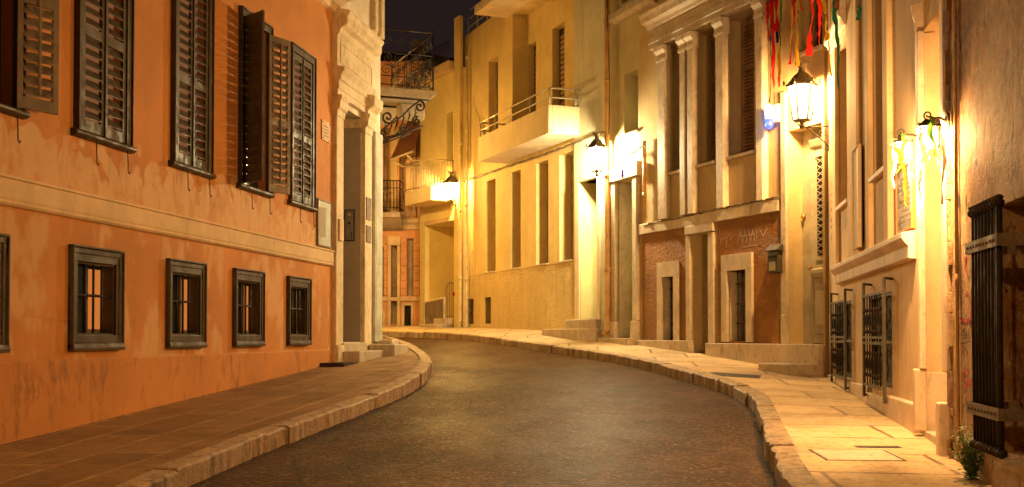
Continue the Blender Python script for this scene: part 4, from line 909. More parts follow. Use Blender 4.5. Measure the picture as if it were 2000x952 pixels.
# blue alarm lamp
s0 = WB.S(1521, .1, 230); al = thing('alarm_siren', WB.P(s0, .0, EYE + 3.2), WB.rot, 'cream alarm box with a glowing blue lamp beside the big lantern', 'alarm')
W(WB).box(s0 + .0, s0 + .13, .0, .13, EYE + 3.30, EYE + 3.58).build('housing', M['cream'], al, bevel=.012)
o = WB.P(s0 + .12, .19, EYE + 3.20)
g = MB(); g.lathe(tuple(o), [(.012, .0), (.05, .015), (.065, .05), (.07, .15)], 12); g.build('lamp_shade', M['blue_lamp'], al)
g = MB(); g.lathe(tuple(o + Vector((0, 0, .15))), [(.07, 0), (.07, .18), (.05, .22), (.012, .23)], 12); g.build('lamp_cover', M['blue_lamp_pale'], al)
l = bpy.data.lights.new('blue_light', 'POINT'); l.energy = 1.2; l.color = (.15, .3, 1); l.shadow_soft_size = .07; lo = bpy.data.objects.new('blue_light', l); C.objects.link(lo); lo.parent = al; lo.location = MAT[al.name].inverted() @ (o + WB.P(0, .12, 0) - WB.P(0, 0, 0) + Vector((0, 0, .1)))
W(WB).tube([(s0 + .02, .02, EYE + 3.3), (s0 - .02, .03, EYE + 3.15), (s0 - .01, .02, EYE + 3.0)], .012, 5).build('wire', M['iron'], al)

# ------------------------------------------------------------------ pinkish near house, right
def SN(px, t=0.0, py=500): return WN.S(px, t, py)
H = thing('pinkish_house', WN.P(SN(1740), 0, 0), WN.rot, 'pinkish cream house with two barred basement windows and a pilastered doorway on the right', 'house')
p0, p1 = SN(1862), .02
hA = (SN(1660, py=250), SN(1641, py=250), EYE + 1.72, EYE + 3.80, .16); hB = (SN(1735, py=200), SN(1707, py=200), EYE + 1.72, EYE + 3.80, .16)
g1 = (SN(1662), SN(1632), .90, EYE + .44, .05); g2 = (SN(1741), SN(1699), .90, EYE + .44, .05)
gd = (SN(1853), SN(1804), .6, EYE + 2.62, .5)
W(WN).sheet(p0, p1, -.5, 9.5, [hA, hB, g1, g2, gd]).shell(p0, p1, 6, -.5, 9.5).build('wall', M['pink'], H)
for h in (hA, hB):
    f = framed_hole('window', H, WN, h, 'brown_shutter', 'wood_light', .06)
    W(WN).box(h[0] - .06, h[1] + .06, -.25, .06, h[2] - .05, h[2] + .003).build('sill', M['ledge'], f, bevel=.006)
for h in (g1, g2):
    f = framed_hole('window', H, WN, h, 'teal_glass', 'wood_dark', .04)
    W(WN).box((h[0] + h[1]) / 2 - .02, (h[0] + h[1]) / 2 + .02, -.05, -.02, h[2] + .05, h[3] - .05).build('mullion', M['wood_dark'], f)
    g = W(WN); g.box(h[0] + .05, h[1] - .05, -.05, -.03, h[2] + .45, h[2] + .48); g.build('glazing_bar', M['blue_paint'], f)
W(WN).profile(SN(1790), WN.S(1621, .13), [(0, 2.12), (.07, 2.13), (.07, 2.24), (.10, 2.27), (.13, 2.31), (.13, 2.36), (0, 2.38)]).build('ledge', M['ledge'], H, bevel=.006)
def plinth_piece(a, b, z1, t): W(WN).box(a, b, .0, t, 0.0, z1).build('plinth', M['ledge'], H, bevel=.015)
plinth_piece(SN(1798), SN(1742), .84, .07); plinth_piece(SN(1742) + .002, SN(1700), .80, .06); plinth_piece(SN(1700) + .002, p1, .87, .05)
for pa, pb, z0 in ((1683, 1664, 2.38), (1745, 1736, 2.38), (1706, 1700, 2.38), (1640, 1632, 2.38)):
    g = W(WN); g.box(SN(pa, py=300), SN(pb, py=300), .0, .06, z0 + .002, 8.5); g.build('pilaster', M['pink'], H, bevel=.008)
    if pa == 1640: W(WN).profile(SN(1662, py=60), SN(1632, py=60), [(0, 5.32), (.08, 5.33), (.12, 5.42), (.16, 5.46), (.16, 5.52), (0, 5.56)]).build('cornice', M['ledge'], H, bevel=.004)
# doorway surround
dj = gd[1]; a1 = WN.S(1795, .06)
g = W(WN); g.box(dj + .004, a1, .0, .06, 1.15, EYE + 2.62); g.box(dj + .002, a1 + .02, .0, .10, .62, 1.15); g.box(p0 + .03, gd[0] - .004, .0, .06, 1.15, EYE + 2.62); g.box(p0 + .02, gd[0] - .002, .0, .11, .45, .92); g.build('door_pier', M['ledge'], H, bevel=.012)
for ca_, cb_ in ((dj - .02, a1 + .05), (p0 + .02, gd[0] + .02)): W(WN).profile(ca_, cb_, [(-.1, EYE + 2.62), (.062, EYE + 2.62), (.065, EYE + 2.70), (.085, EYE + 2.76), (.095, EYE + 2.86), (0, EYE + 2.88)]).build('door_capital', M['ledge'], H, bevel=.005)
g = W(WN); g.box(dj - .001, dj + .003, -.48, .0, 1.2, EYE + 2.6)
W(WN).box(dj - .03, dj, -.48, -.002, .5, 1.12).build('jamb_base', M['ledge'], H, bevel=.008)
W(WN).box(gd[0], gd[1], -.53, -.5, .55, EYE + 2.62).build('door', M['wood_light'], H)
tag(W(WN).box(gd[0] + .003, gd[1] - .003, -.47, .02, .2, .62).build('doorstep', M['step'], None, bevel=.01), 'single stone step inside the doorway between the two small lanterns', 'step')
for i, (pa, pb) in enumerate(((1651, 1624), (1727, 1687))):
    tt = .09; a, b = WN.S(pa, tt, 660), WN.S(pb, tt, 660); z0, z1 = EYE - .54, EYE + .43
    o = thing('window_grille', WN.P((a + b) / 2, 0, z0), WN.rot, ('further' if i == 0 else 'nearer') + ' of the two projecting iron grilles low on the pinkish wall', 'window grille', 'iron grilles on the basement windows')
    g = W(WN)
    for zz in (z0, (z0 + z1) / 2 - .03, (z0 + z1) / 2 + .03, z1): g.box(a, b, tt - .012, tt + .012, zz - .014, zz + .014)
    g.build('rails', M['lamp_iron'], o)
    g = W(WN); n = 8
    for k in range(n):
        x = a + (b - a) * (k + .5) / n; g.tube([(x, tt, z0), (x, tt, z1)], .008, 6)
        for zz in (.12, .36, .60, .84): g.lathe((x, tt, z0 + (z1 - z0) * zz - .03), [(.008, 0), (.017, .015), (.017, .035), (.008, .05)], 6)
        if k < n - 1:
            xm = x + (b - a) / n / 2
            for zz in (.24, .72): g.tube([(x, tt, z0 + (z1 - z0) * (zz + .12)), (xm, tt, z0 + (z1 - z0) * (zz + .04)), (xm, tt, z0 + (z1 - z0) * (zz - .04)), (x, tt, z0 + (z1 - z0) * (zz - .12))], .006, 4)
    g.build('bars', M['iron'], o)
    for x in (a, b):
        g = W(WN); g.box(x - .02, x + .02, tt - .015, tt + .015, z0 - .14, z1 + .15); g.tube([(x, tt, z1 + .14), (x, .0, z1 + .13)], .013, 6); g.tube([(x, tt, z0 - .12), (x, .0, z0 - .12)], .013, 6); g.build('upright', M['lamp_iron'], o)
# menu frame, white board
mf = flat_panel('menu_frame', WN, (SN(1788, py=420), SN(1757, py=420)), (EYE + .96, EYE + 1.58), .0, .025, M['grey_panel'], 'orange framed menu under the further small lantern', 'picture frame', frame=.022, fm=M['orange_frame'])
g = W(WN); a, b = SN(1788, py=420), SN(1757, py=420)
for k in range(9): g.box(a + .08, b - .08 - (k % 3) * .08, .0255, .0275, EYE + 1.06 + k * .05, EYE + 1.075 + k * .05)
g.build('lines', M['whiter'], mf)
wb = flat_panel('wall_board', WN, (SN(1689, py=400), SN(1676, py=400)), (EYE + 1.02, EYE + 2.22), .03, .03, M['ledge'], 'narrow pale board fixed between the two windows of the pinkish house', 'board', frame=.02, fm=M['pink'])

# ------------------------------------------------------------------ crumbling house at the right edge
H = thing('crumbling_house', WN.P(SN(1900), 0, 0), WN.rot, 'house with crumbling orange plaster and graffiti at the right edge', 'house')
r1 = p0 - .001; hc = (WN.S(2075, 0, 600), SN(1962, py=600), .70, EYE + .83, .35)
W(WN).sheet(-22, r1, -.5, 8.5, [hc], .03).shell(-22, r1, 6, -.5, 8.5, .03).build('wall', M['ruin'], H)
f = W(WN).box(hc[0] - .001, hc[1] + .001, -.34, -.31, hc[2], hc[3]).build('window', M['wood_light'], H)
g = W(WN)
for k in range(5): x = hc[0] + (hc[1] - hc[0]) * (k + .5) / 5; g.box(x - .04, x + .04, -.31, -.29, hc[2], hc[3])
g.build('boards', M['brown_shutter'], f)
W(WN).box(hc[0] - .1, WN.S(1938, .2, 920), .031, .20, .1, .70).build('window_ledge', M['ruin'], H, bevel=.03)
# rugged edge strip of broken render
g = W(WN); rr = random.Random(9); z = .3
while z < 7:
    h = rr.uniform(.12, .35); w_ = rr.uniform(.03, .10); g.prism([(r1 - w_ - .03, .031), (r1 - .001, .031), (r1 - .001, .03 + rr.uniform(.01, .035)), (r1 - w_, .03 + rr.uniform(.01, .03))], z, z + h * .97); z += h
g.build('broken_render', M['ruin'], H, bevel=.008)
tt = .27; ca, cb = WN.S(1957, tt, 640), WN.S(1899, tt, 640)
cg = thing('window_cage', WN.P((ca + cb) / 2, .03, .6), WN.rot, 'tall projecting black iron bar cage held by two studded straps at the right edge', 'window grille')
zt, zb = WN.hit(1957, 398, tt)[1], WN.hit(1957, 880, tt)[1]
n = 9
for k in range(n):
    x = ca + (cb - ca) * (k + .5) / n; r0 = .009 if k else .018
    g = W(WN); g.tube([(x, tt, zb), (x, tt + .004, (zb + zt) / 2), (x, tt, zt)], r0, 8); g.lathe((x, tt, zt - .01), [(.016, 0), (.03, .01), (.034, .03), (.02, .045), (.03, .055), (.012, .07)], 8); g.lathe((x, tt, zb - .05), [(.008, 0), (.035, .015), (.035, .04), (.018, .055)], 8); g.build('bar', M['iron'], cg)
for zz in (WN.hit(1957, 468, tt)[1], WN.hit(1957, 810, tt)[1]):
    g = W(WN); g.box(ca - .02, cb + .02, tt + .022, tt + .032, zz - .035, zz + .035); g.box(ca - .03, ca - .021, -.2, tt + .032, zz - .035, zz + .035); g.box(cb + .021, cb + .03, .0, tt + .032, zz - .035, zz + .035)
    for k in range(n): x = ca + (cb - ca) * (k + .5) / n; g.tube([(x, tt + .03, zz), (x, tt + .042, zz)], .010, 6)
    g.build('strap', M['steel'], cg)
cp = pipe(WN, 1868, .05, .45, 8.4, .013, 'pipe', 'rusty brown pipe running up the corner of the crumbling house', 4, shoe=False)

# ------------------------------------------------------------------ graffiti (spray strokes on the walls)
def scrawl(w, H, strokes, t, r, mat, label=None):
    for st_ in strokes:
        pts = [w.hit(px, py, t) for px, py in st_]; g = W(w); dense = []
        for (a, za), (b, zb_) in zip(pts, pts[1:]):
            for k in range(4): dense.append((a + (b - a) * k / 4, za + (zb_ - za) * k / 4))
        dense.append(pts[-1]); verts = []; n = len(dense)
        for i, (a, z_) in enumerate(dense):
            p, q = dense[max(i - 1, 0)], dense[min(i + 1, n - 1)]; dx, dz = q[0] - p[0], q[1] - p[1]; L = math.hypot(dx, dz) or 1
            rr_ = r * (.75 + .5 * abs(math.sin(i * 1.7))); verts += [(a - dz / L * rr_, t, z_ + dx / L * rr_), (a + dz / L * rr_, t, z_ - dx / L * rr_)]
        verts += [(a_, t - .0015, c_) for a_, _, c_ in verts]; m = 2 * n
        f = [(2 * i, 2 * i + 1, 2 * i + 3, 2 * i + 2) for i in range(n - 1)] + [(m + 2 * i, m + 2 * i + 2, m + 2 * i + 3, m + 2 * i + 1) for i in range(n - 1)]
        g.add(verts, f); g.build('graffiti', M[mat], H)
rc = bpy.data.objects['crumbling_house']; nh = bpy.data.objects['neoclassical_house']
scrawl(WN, rc, [[(1882, 505), (1888, 500), (1884, 520), (1890, 540)], [(1875, 622), (1884, 628), (1896, 622), (1897, 600), (1891, 575), (1886, 570)], [(1890, 620), (1896, 640)],
                [(1890, 727), (1884, 724), (1880, 733), (1885, 742), (1890, 745), (1886, 756), (1881, 755)], [(1893, 742), (1893, 756)], [(1897, 740), (1895, 750), (1899, 752)]], .034, .007, 'spray_red')
scrawl(WN, rc, [[(1878, 650), (1884, 642), (1886, 660), (1880, 662)], [(1888, 640), (1888, 662)], [(1892, 640), (1892, 664)], [(1877, 672), (1893, 668)], [(1880, 690), (1884, 680), (1890, 690)]], .034, .004, 'spray_black')
scrawl(WB, nh, [[(1405, 448), (1408, 480), (1404, 482)], [(1412, 452), (1409, 470), (1420, 462), (1418, 484)], [(1424, 455), (1426, 470), (1432, 460)], [(1440, 478), (1446, 452), (1450, 478), (1455, 450), (1459, 474)],
                [(1462, 450), (1466, 474), (1470, 448), (1474, 470)], [(1478, 449), (1478, 468)], [(1444, 462), (1474, 458)], [(1484, 448), (1490, 462), (1498, 446)], [(1450, 484), (1480, 478)]], .018, .007, 'spray_white')
scrawl(WN, bpy.data.objects['pinkish_house'], [[(1622.4, 355), (1624.5, 372), (1622.6, 384)], [(1623, 392), (1625, 398)], [(1622.5, 412), (1625.5, 404), (1624, 430), (1622.6, 432)], [(1623, 442), (1625.5, 450), (1623, 470)]], .003, .02, 'spray_black')

# ------------------------------------------------------------------ street lanterns
def lantern(base, outv, col, power, s=1.0, label='', drop=0.0):
    """base = point on the wall at the height of the horizontal arm; outv = unit vector out of the wall"""
    rot = math.atan2(outv.y, outv.x); L = thing('wall_lantern', base, rot, label, 'lantern', 'old iron wall lanterns')
    m = MAT[L.name]; fr = lambda a, b_, c_: m @ Vector((a * s, b_ * s, c_ * s)); B = lambda: MB(fr)
    ax = .38
    g = B(); g.box(.0, .012, -.035, .035, -.36, .10); g.tube([(.01, 0, 0), (ax, 0, 0)], .011, 6); g.tube([(.01, 0, -.30), (.12, 0, -.17), (.26, 0, -.05), (ax - .04, 0, 0)], .010, 6)
    sp = spiral((.085, -.075), .065, .012, -2.2, 1.4, 16); g.tube([(x, 0, z_) for x, z_ in sp], .007, 5)
    sp = spiral((.03, -.34), .03, .008, 0, 1.2, 10); g.tube([(x + .01, 0, z_) for x, z_ in sp], .006, 5)
    g.lathe((0, 0, 0), [(.001, 0), (.001, .001)], 4) if False else None
    g.build('bracket', M['lamp_iron'], L)
    N = 6; z0, z1, r0, r1 = .10, .60, .125, .205; c0 = m @ Vector((ax * s, 0, 0))
    def lathe(prof, n=N, sm=False, a0=0.0): g_ = MB(); g_.lathe(tuple(c0), [(r_ * s, z_ * s) for r_, z_ in prof], n, sm, a0 + rot, True); return g_
    pts = lambda r_, z_, k: (ax + r_ * math.cos(2 * math.pi * k / N), r_ * math.sin(2 * math.pi * k / N), z_)
    g = B()
    for k in range(N): g.quad(pts(r0, z0, k), pts(r0, z0, k + 1), pts(r1, z1, k + 1), pts(r1, z1, k))
    g.build('glass', col['glass'], L)
    g = B()
    for k in range(N):
        g.tube([pts(r0 + .006, z0, k), pts(r1 + .006, z1, k)], .012, 5); g.tube([pts(r0 + .004, z0, k), pts(r0 + .004, z0, k + 1)], .010, 5); g.tube([pts(r1 + .006, z1, k), pts(r1 + .006, z1, k + 1)], .010, 5)
        g.tube([pts(r0, z0, k), pts(r0 * .55, z0 - .05, k), pts(.02, .0, k)], .007, 5)
    g.build('frame', M['lamp_iron'], L)
    lathe([(.03, -.02), (.045, .0), (.03, .02), (.02, .05), (.05, .085), (.122, .098)], 12, True).build('base', M['lamp_iron'], L)
    rf = lathe([(.232, .605), (.235, .62), (.19, .66), (.145, .715), (.115, .76), (.075, .79), (.05, .81)], N).build('roof', M['lamp_iron'], L)
    lathe([(.05, .81), (.055, .83), (.045, .85), (.06, .88), (.085, .92), (.088, .925), (.05, .90)], 12, True).build('chimney', M['lamp_iron'], rf)
    g = B()
    for k in range(12): an = 2 * math.pi * k / 12; g.tube([(ax + .082 * math.cos(an), .082 * math.sin(an), .915), (ax + .10 * math.cos(an), .10 * math.sin(an), .955)], [.016, .006], 4)
    for k in range(N):
        x, y, z_ = pts(.235, .61, k); dx, dy = math.cos(2 * math.pi * k / N), math.sin(2 * math.pi * k / N)
        g.tube([(x, y, z_), (x + dx * .025, y + dy * .025, z_ + .02), (x + dx * .02, y + dy * .02, z_ + .05), (x + dx * .035, y + dy * .035, z_ + .075)], [.018, .014, .018, .003], 5)
        for q in range(6): an = q * math.pi / 3; mid = 2 * math.pi * (k + .5) / N; rr_ = .165; g.lathe((ax + rr_ * math.cos(mid) * .98 + .022 * math.cos(an) * -math.sin(mid), rr_ * math.sin(mid) * .98 + .022 * math.cos(an) * math.cos(mid), .685 + .02 * math.sin(an)), [(.004, -.006), (.009, 0), (.004, .008)], 5)
    g.build('ornaments', M['lamp_iron'], rf)
    g = MB(); g.lathe(tuple(c0 + Vector((0, 0, .2 * s))), [(.02, 0), (.025, .04), (.045, .10), (.05, .17), (.035, .23), (.008, .26)], 10); g.build('bulb', col['bulb'], L)
    l = bpy.data.lights.new('lantern_light', 'POINT'); l.energy = power; l.color = col['light']; l.shadow_soft_size = .11 * s
    lo = bpy.data.objects.new('lantern_light', l); C.objects.link(lo); lo.parent = L; lo.location = (ax * s + .0, 0, .52 * s)
    return L
def lampcol(k, st):
    c = LAMP[k]; w_ = tuple(x ** .55 for x in c)
    return {'glass': glow_glass(k + '_lantern_glass', w_, st), 'bulb': emit(k + '_lantern_bulb', w_, st), 'light': c}
v3 = lambda v: Vector((v.x, v.y, 0))
s_, z_ = WN.hit(1622, 243); lantern(WN.P(-.10, .0, z_), v3(WN.n), lampcol('near', 2.2), POWER['near'], 1.0, 'large street lantern with crown top above the grey lattice door on the right')
s_, z_ = WB.hit(1196, 345); lantern(WB.P(s_, .0, z_), v3(WB.n), lampcol('mid', 3), POWER['mid'], .92, 'street lantern at mid distance next to the ochre drainpipe')
s_, z_ = WB.hit(904, 400); lantern(WB.P(s_ - .05, .0, z_), v3(WB.n), lampcol('far', 2.6), POWER['far'], .95, 'furthest street lantern at the corner of the yellow houses')

lantern(WL.P(-9.0, .0, 5.3), v3(WL.n), lampcol('near', 2.2), 820, 1.0, 'unseen street lantern added on the orange house behind the viewpoint as fill light')  # out-of-view lantern added to brighten the crumbling wall and near right side
lantern(WX.P(7.0, .0, 5.6), v3(WX.n), lampcol('far', 2.6), 560, 1.0, 'unseen street lantern added round the left bend to brighten the far houses')  # hidden lantern added as extra light on the far orange house

# small square lanterns with ribbons
def strip(b, pts, w0, wd=Vector((1, 0, 0)), tw=0.5, seed=0):
    rr = random.Random(seed); n = len(pts); V = []
    for i, p in enumerate(pts):
        an = tw * i + rr.uniform(-.3, .3); d = Vector((wd.x * math.cos(an) - wd.y * math.sin(an), wd.x * math.sin(an) + wd.y * math.cos(an), 0)) * w0 * rr.uniform(.8, 1.1) / 2
        nrm = Vector((-d.y, d.x, 0)).normalized() * .0008
        V += [p - d - nrm, p + d - nrm, p + d + nrm, p - d + nrm]
    f = [(4 * i + a, 4 * i + (a + 1) % 4, 4 * i + 4 + (a + 1) % 4, 4 * i + 4 + a) for i in range(n - 1) for a in range(4)] + [(0, 1, 2, 3), (4 * n - 1, 4 * n - 2, 4 * n - 3, 4 * n - 4)]
    b.add([tuple(v) for v in V], f, True)
def hang(p, L, sway=.02, n=9, seed=0):
    rr = random.Random(seed); out = []; q = Vector(p)
    for i in range(n + 1): out.append(q.copy()); q += Vector((rr.uniform(-sway, sway) * .5, rr.uniform(-sway, sway) * .5, -L / n))
    return out
sm = lampcol('small', 3)
def small_lantern(px, py, label, seed):
    s_, z_ = WN.hit(px, py, .06); base = WN.P(s_, .06, z_); rot = math.atan2(WN.n.y, WN.n.x)
    L = thing('small_wall_lantern', base, rot, label, 'lantern', 'small square lanterns by the doorway'); m = MAT[L.name]; B = lambda: MB(lambda a, b_, c_: m @ Vector((a, b_, c_)))
    ax = .15
    g = B(); g.tube([(0, 0, 0), (.02, 0, 0)], [.06, .055], 14); g.tube([(.02, 0, 0), (.03, 0, 0)], [.04, .02], 12); g.tube([(.02, 0, .0), (.06, 0, .025), (.11, 0, .02), (ax, 0, .0)], .010, 7)
    sp = spiral((ax, .045), .035, .008, -1.5, 1.3, 14); g.tube([(x, 0, z2) for x, z2 in sp], .007, 5); g.build('bracket', M['lamp_iron'], L)
    g = B(); g.add([(ax + a, b_, c_) for r_, c_ in ((.085, -.05), (.07, -.03), (.03, .01)) for a, b_ in ((-r_, -r_), (r_, -r_), (r_, r_), (-r_, r_))], [(3, 2, 1, 0)] + [(4 * k + i, 4 * k + (i + 1) % 4, 4 * k + 4 + (i + 1) % 4, 4 * k + 4 + i) for k in (0, 1) for i in range(4)] + [(8, 9, 10, 11)]); g.build('roof', M['lamp_iron'], L)
    g = B(); h0, h1, r0 = -.20, -.052, .062
    for i in range(4):
        a, b_ = ((-1, -1), (1, -1), (1, 1), (-1, 1))[i]; c_, d_ = ((-1, -1), (1, -1), (1, 1), (-1, 1))[(i + 1) % 4]
        g.quad((ax + a * r0, b_ * r0, h0), (ax + c_ * r0, d_ * r0, h0), (ax + c_ * r0, d_ * r0, h1), (ax + a * r0, b_ * r0, h1))
    g.build('glass', sm['glass'], L)
    g = B()
    for i in range(4):
        a, b_ = ((-1, -1), (1, -1), (1, 1), (-1, 1))[i]; c_, d_ = ((-1, -1), (1, -1), (1, 1), (-1, 1))[(i + 1) % 4]; q = r0 + .003
        g.tube([(ax + a * q, b_ * q, h0 - .004), (ax + a * q, b_ * q, h1)], .005, 4); g.tube([(ax + a * q, b_ * q, h0), (ax + c_ * q, d_ * q, h0)], .005, 4)
    g.build('frame', M['lamp_iron'], L)
    l = bpy.data.lights.new('lantern_light', 'POINT'); l.energy = POWER['small']; l.color = LAMP['small']; l.shadow_soft_size = .035
    lo = bpy.data.objects.new('lantern_light', l); C.objects.link(lo); lo.parent = L; lo.location = (ax, 0, -.12)
    c0 = m @ Vector((ax, 0, 0)); al = WN.P(1, 0, 0) - WN.P(0, 0, 0)
    for k, (o1, o2, top, ln, mt) in enumerate(((-.05, .08, -.0, .62, 'whiter'), (.07, .07, -.02, .50, 'whiter'), (.0, .095, .02, .36, 'greenr'), (-.075, .04, -.05, .58, 'whiter'), (-.03, .095, .0, .42, 'whiter'), (.06, .09, -.1, .6, 'yel' if seed == 1 else 'whiter'))):
        g = MB(); p = c0 + v3(WN.n) * (o1 * 1.0 + .0) - al * o2 + Vector((0, 0, top)); strip(g, hang(p, ln * (.75 + .09 * ((k * 5) % 4)), .035, 9, seed * 10 + k), .042, Vector((1, 0, 0)), .12, seed * 7 + k)
        tag(g.build('ribbon', M[mt]), {'greenr': 'pale green ribbon', 'yel': 'yellow ribbon', 'whiter': 'white ribbon'}[mt] + (' hanging from the further small doorway lantern' if seed == 1 else ' hanging from the nearer small doorway lantern'), 'ribbon', 'ribbons on the further small lantern' if seed == 1 else 'ribbons on the nearer small lantern')
small_lantern(1797, 268, 'small square lantern on the further side of the doorway, above the orange framed menu', 1)
small_lantern(1853, 236, 'small square lantern on the nearer side of the doorway, next to the crumbling wall', 2)

# festive ribbons on a line across the corner
Lp0, Lp1 = onw(WB, 1485, -14, .0), onw(WN, 1700, -30, .0)
def chord(px):
    # point of the line seen at pixel column px
    best = min((abs((Lp0.lerp(Lp1, k / 400).x / Lp0.lerp(Lp1, k / 400).y * F + 1000) - px), k) for k in range(401)); return Lp0.lerp(Lp1, best[1] / 400)
cable('ribbon_line', [Lp0, Lp0.lerp(Lp1, .5) - Vector((0, 0, .05)), Lp1], .006, 'thin line stretched across the corner to carry coloured ribbons', 'iron', 0, 20)
RB = [(1503, 80, 'red', .07, 'dark red'), (1507, 78, 'green', .05, 'teal'), (1512, 85, 'blue', .05, 'navy blue'), (1510, 205, 'red', .07, 'long red'), (1506, 200, 'blue', .03, 'long navy'), (1524, 60, 'red', .09, 'wide red'), (1527, 118, 'green', .03, 'thin teal'), (1521, 170, 'red', .05, 'ragged red'), (1525, 150, 'yel', .05, 'yellow'),
      (1551, 28, 'blue', .04, 'short navy'), (1555, 125, 'red', .05, 'twisting red'), (1559, 130, 'yel', .05, 'long yellow'), (1548, 128, 'yel', .03, 'thin yellow'), (1570, 20, 'red', .05, 'very short red'),
      (1592, 108, 'pinkr', .09, 'broad pink'), (1602, 88, 'pinkr', .07, 'pink'), (1616, 80, 'yel', .09, 'broad yellow'), (1626, 150, 'yel', .03, 'pale yellow'), (1634, 178, 'green', .07, 'longest teal'), (1641, 12, 'pinkr', .05, 'tiny pink'), (1679, 40, 'green', .06, 'short teal')]
for k, (px, py, mt, wd, nm) in enumerate(RB):
    p = chord(px); tgt = EYE + ray(px, py).z * (p.y / ray(px, py).y); g = MB(); n = 16
    strip(g, hang(p, p.z - tgt, .028, n, 50 + k), wd, Vector((1, .1, 0)), .07 + .05 * (k % 3), 80 + k)
    tag(g.build('ribbon', M[mt]), '%s ribbon on the line %s' % (nm, 'beside the blue alarm lamp' if px < 1530 else 'above the big lantern' if px < 1590 else 'to the right of the big lantern'), 'ribbon', 'coloured ribbons hanging from the line')

# ------------------------------------------------------------------ ground details
def cover(name, pc, hw, hl, mat, label, zf, rot=0, th=.004):
    p = on_ground(*pc, .06); x, y = p.x, p.y; o = thing(name, (x, y, zf(x, y)), rot, label, 'manhole cover'); m = MAT[o.name]
    tilt = (zf(x, y + hl) - zf(x, y - hl)) / (2 * hl); tx = (zf(x + hw, y) - zf(x - hw, y)) / (2 * hw)
    fr = lambda a, b_, c_: m @ Vector((a, b_, c_ + tilt * (b_ * math.cos(rot) + a * math.sin(rot)) + tx * (a * math.cos(rot) - b_ * math.sin(rot))))
    g = MB(fr); g.box(-hw, hw, -hl, hl, -.02, th); g.build('plate', M[mat], o, bevel=.003)
    g = MB(fr); e = .025
    g.box(-hw - e, -hw - .003, -hl - e, hl + e, -.02, th - .003); g.box(hw + .003, hw + e, -hl - e, hl + e, -.02, th - .003); g.box(-hw - .003, hw + .003, -hl - e, -hl - .003, -.02, th - .003); g.box(-hw - .003, hw + .003, hl + .003, hl + e, -.02, th - .003); g.build('rim', M['iron'], o)
    return o
cover('manhole_cover', (1672, 888), .28, .24, 'step', 'large rectangular stone inspection cover in the bright pavement', z_right)
cover('manhole_cover', (1435, 730), .33, .30, 'iron', 'dark rectangular iron cover in the pavement by the rust coloured house', z_right, R(-15))
cover('manhole_cover', (1715, 872), .16, .035, 'iron', 'narrow iron grating slot behind the stone inspection cover', z_right)
# small shrub by the crumbling wall
pb = on_ground(1899, 935, .05); pt = thing('shrub', (pb.x, pb.y, pb.z), 0, 'small leafy green weed growing at the foot of the iron bar cage', 'plant')
rr = random.Random(21); g = MB(); lf = MB()
for k in range(34):
    a = rr.uniform(0, 6.28); p = Vector((pb.x, pb.y, pb.z - .02)); lean = rr.uniform(.1, .5); pts = [tuple(p)]; hgt = rr.uniform(.16, .36)
    for q in range(6):
        p = p + Vector((math.cos(a) * lean * hgt / 6, math.sin(a) * lean * hgt / 6, hgt / 6 * 1.0)) + Vector((rr.uniform(-.01, .01), rr.uniform(-.01, .01), 0)); pts.append(tuple(p))
        for c in range(5):
            b_ = rr.uniform(0, 6.28); L_ = rr.uniform(.022, .042); d = Vector((math.cos(b_), math.sin(b_), rr.uniform(-.3, .5))).normalized(); sd = d.cross(Vector((0, 0, 1))).normalized() * L_ * .38; up = Vector((0, 0, .004))
            o = p + Vector((rr.uniform(-.02, .02), rr.uniform(-.02, .02), rr.uniform(-.02, .02)))
            lf.add([tuple(o), tuple(o + d * L_ * .5 + sd - up), tuple(o + d * L_), tuple(o + d * L_ * .5 - sd - up)], [(0, 1, 2), (0, 2, 3)])
    g.tube(pts, .003, 4)
g.build('stems', M['leaf'], pt); lf.build('leaves', M['leaf'], pt)
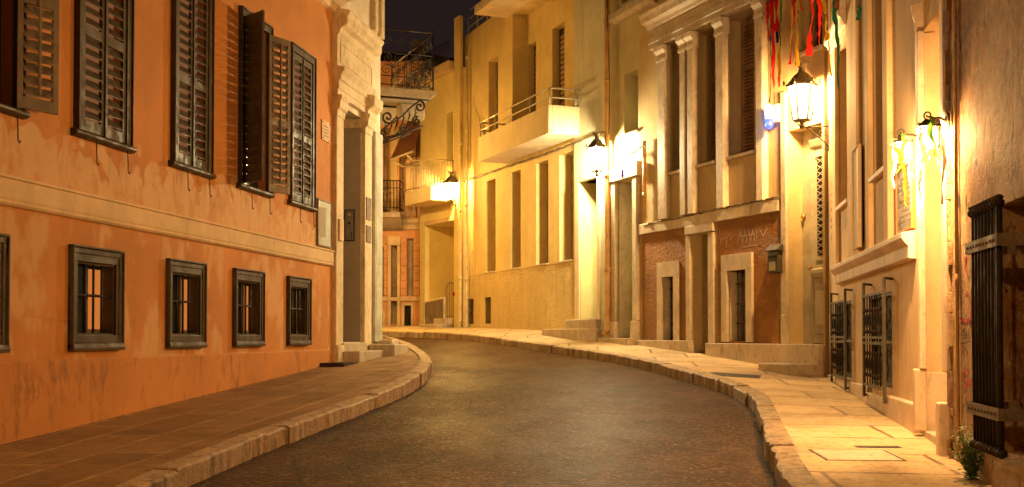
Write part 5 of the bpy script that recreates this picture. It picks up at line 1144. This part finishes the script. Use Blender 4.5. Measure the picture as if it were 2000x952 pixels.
# weeds and litter at the kerb foot
for k, (px, py) in enumerate(((1058, 672), (1087, 678), (1000, 668))):
    p = on_ground(px, py, -.05); lf = MB()
    for c in range(40):
        b_ = rr.uniform(0, 6.28); d = Vector((math.cos(b_) * .5, math.sin(b_) * .5, 1)).normalized(); L_ = rr.uniform(.04, .12); o = p + Vector((rr.uniform(-.12, .12), rr.uniform(-.05, .05), -.04)); sd = Vector((-d.y, d.x, 0)).normalized() * .008
        lf.add([tuple(o - sd), tuple(o + sd), tuple(o + d * L_)], [(0, 1, 2)])
    tag(lf.build('weed', M['leaf']), 'tuft of green weed in the gutter of the far right kerb', 'weed', 'weeds in the right gutter')

rr = random.Random(77)
def grit(name, spots, n, label, mat, smin, smax, spread, zf):
    g = MB()
    for _ in range(n):
        t = rr.random(); k = min(int(t * (len(spots) - 1)), len(spots) - 2); f = t * (len(spots) - 1) - k
        p = spots[k].lerp(spots[k + 1], f); x, y = p.x + rr.gauss(0, spread), p.y + rr.uniform(-.1, .1); z = zf(x, y); s = rr.uniform(smin, smax); a = rr.uniform(0, 6.28); h = s * rr.uniform(.25, .6)
        q = [(x + s * math.cos(a + i * 1.57) * rr.uniform(.5, 1), y + s * math.sin(a + i * 1.57) * rr.uniform(.5, 1)) for i in range(4)]
        g.add([(u, v, z - .004) for u, v in q] + [(x, y, z + h)], [(0, 1, 4), (1, 2, 4), (2, 3, 4), (3, 0, 4)])
    o = g.build(name, M[mat]); o['kind'] = 'stuff'; o['label'] = label; o['category'] = 'debris'
zroad = lambda x, y: PY(y) - .09 + .012 * math.sin(x * 1.3 + y * .35) + .008 * math.sin(y * 1.1)
ys = [3 + .7 * i for i in range(36)]
grit('gutter_debris', [Vector((lerp_tab(KL, y) + .06, y, 0)) for y in ys], 420, 'dry leaf crumbs and grit lying along the left gutter', 'wood_light', .006, .022, .045, zroad)
grit('gutter_debris', [Vector((lerp_tab(KR, y) - .06, y, 0)) for y in ys], 420, 'dry leaf crumbs and grit lying along the right gutter', 'wood_light', .006, .022, .045, zroad)
grit('wall_debris', [Vector((wall_x_l(y) + .06, y, 0)) for y in [7 + .3 * i for i in range(37)]], 380, 'fallen plaster crumbs and grit along the foot of the orange wall', 'rust', .006, .022, .035, z_left)
grit('road_grit', [Vector((.6, y, 0)) for y in ys[:30]], 900, 'scattered pale stone chips and litter specks on the asphalt', 'step', .003, .011, 1.1, zroad)
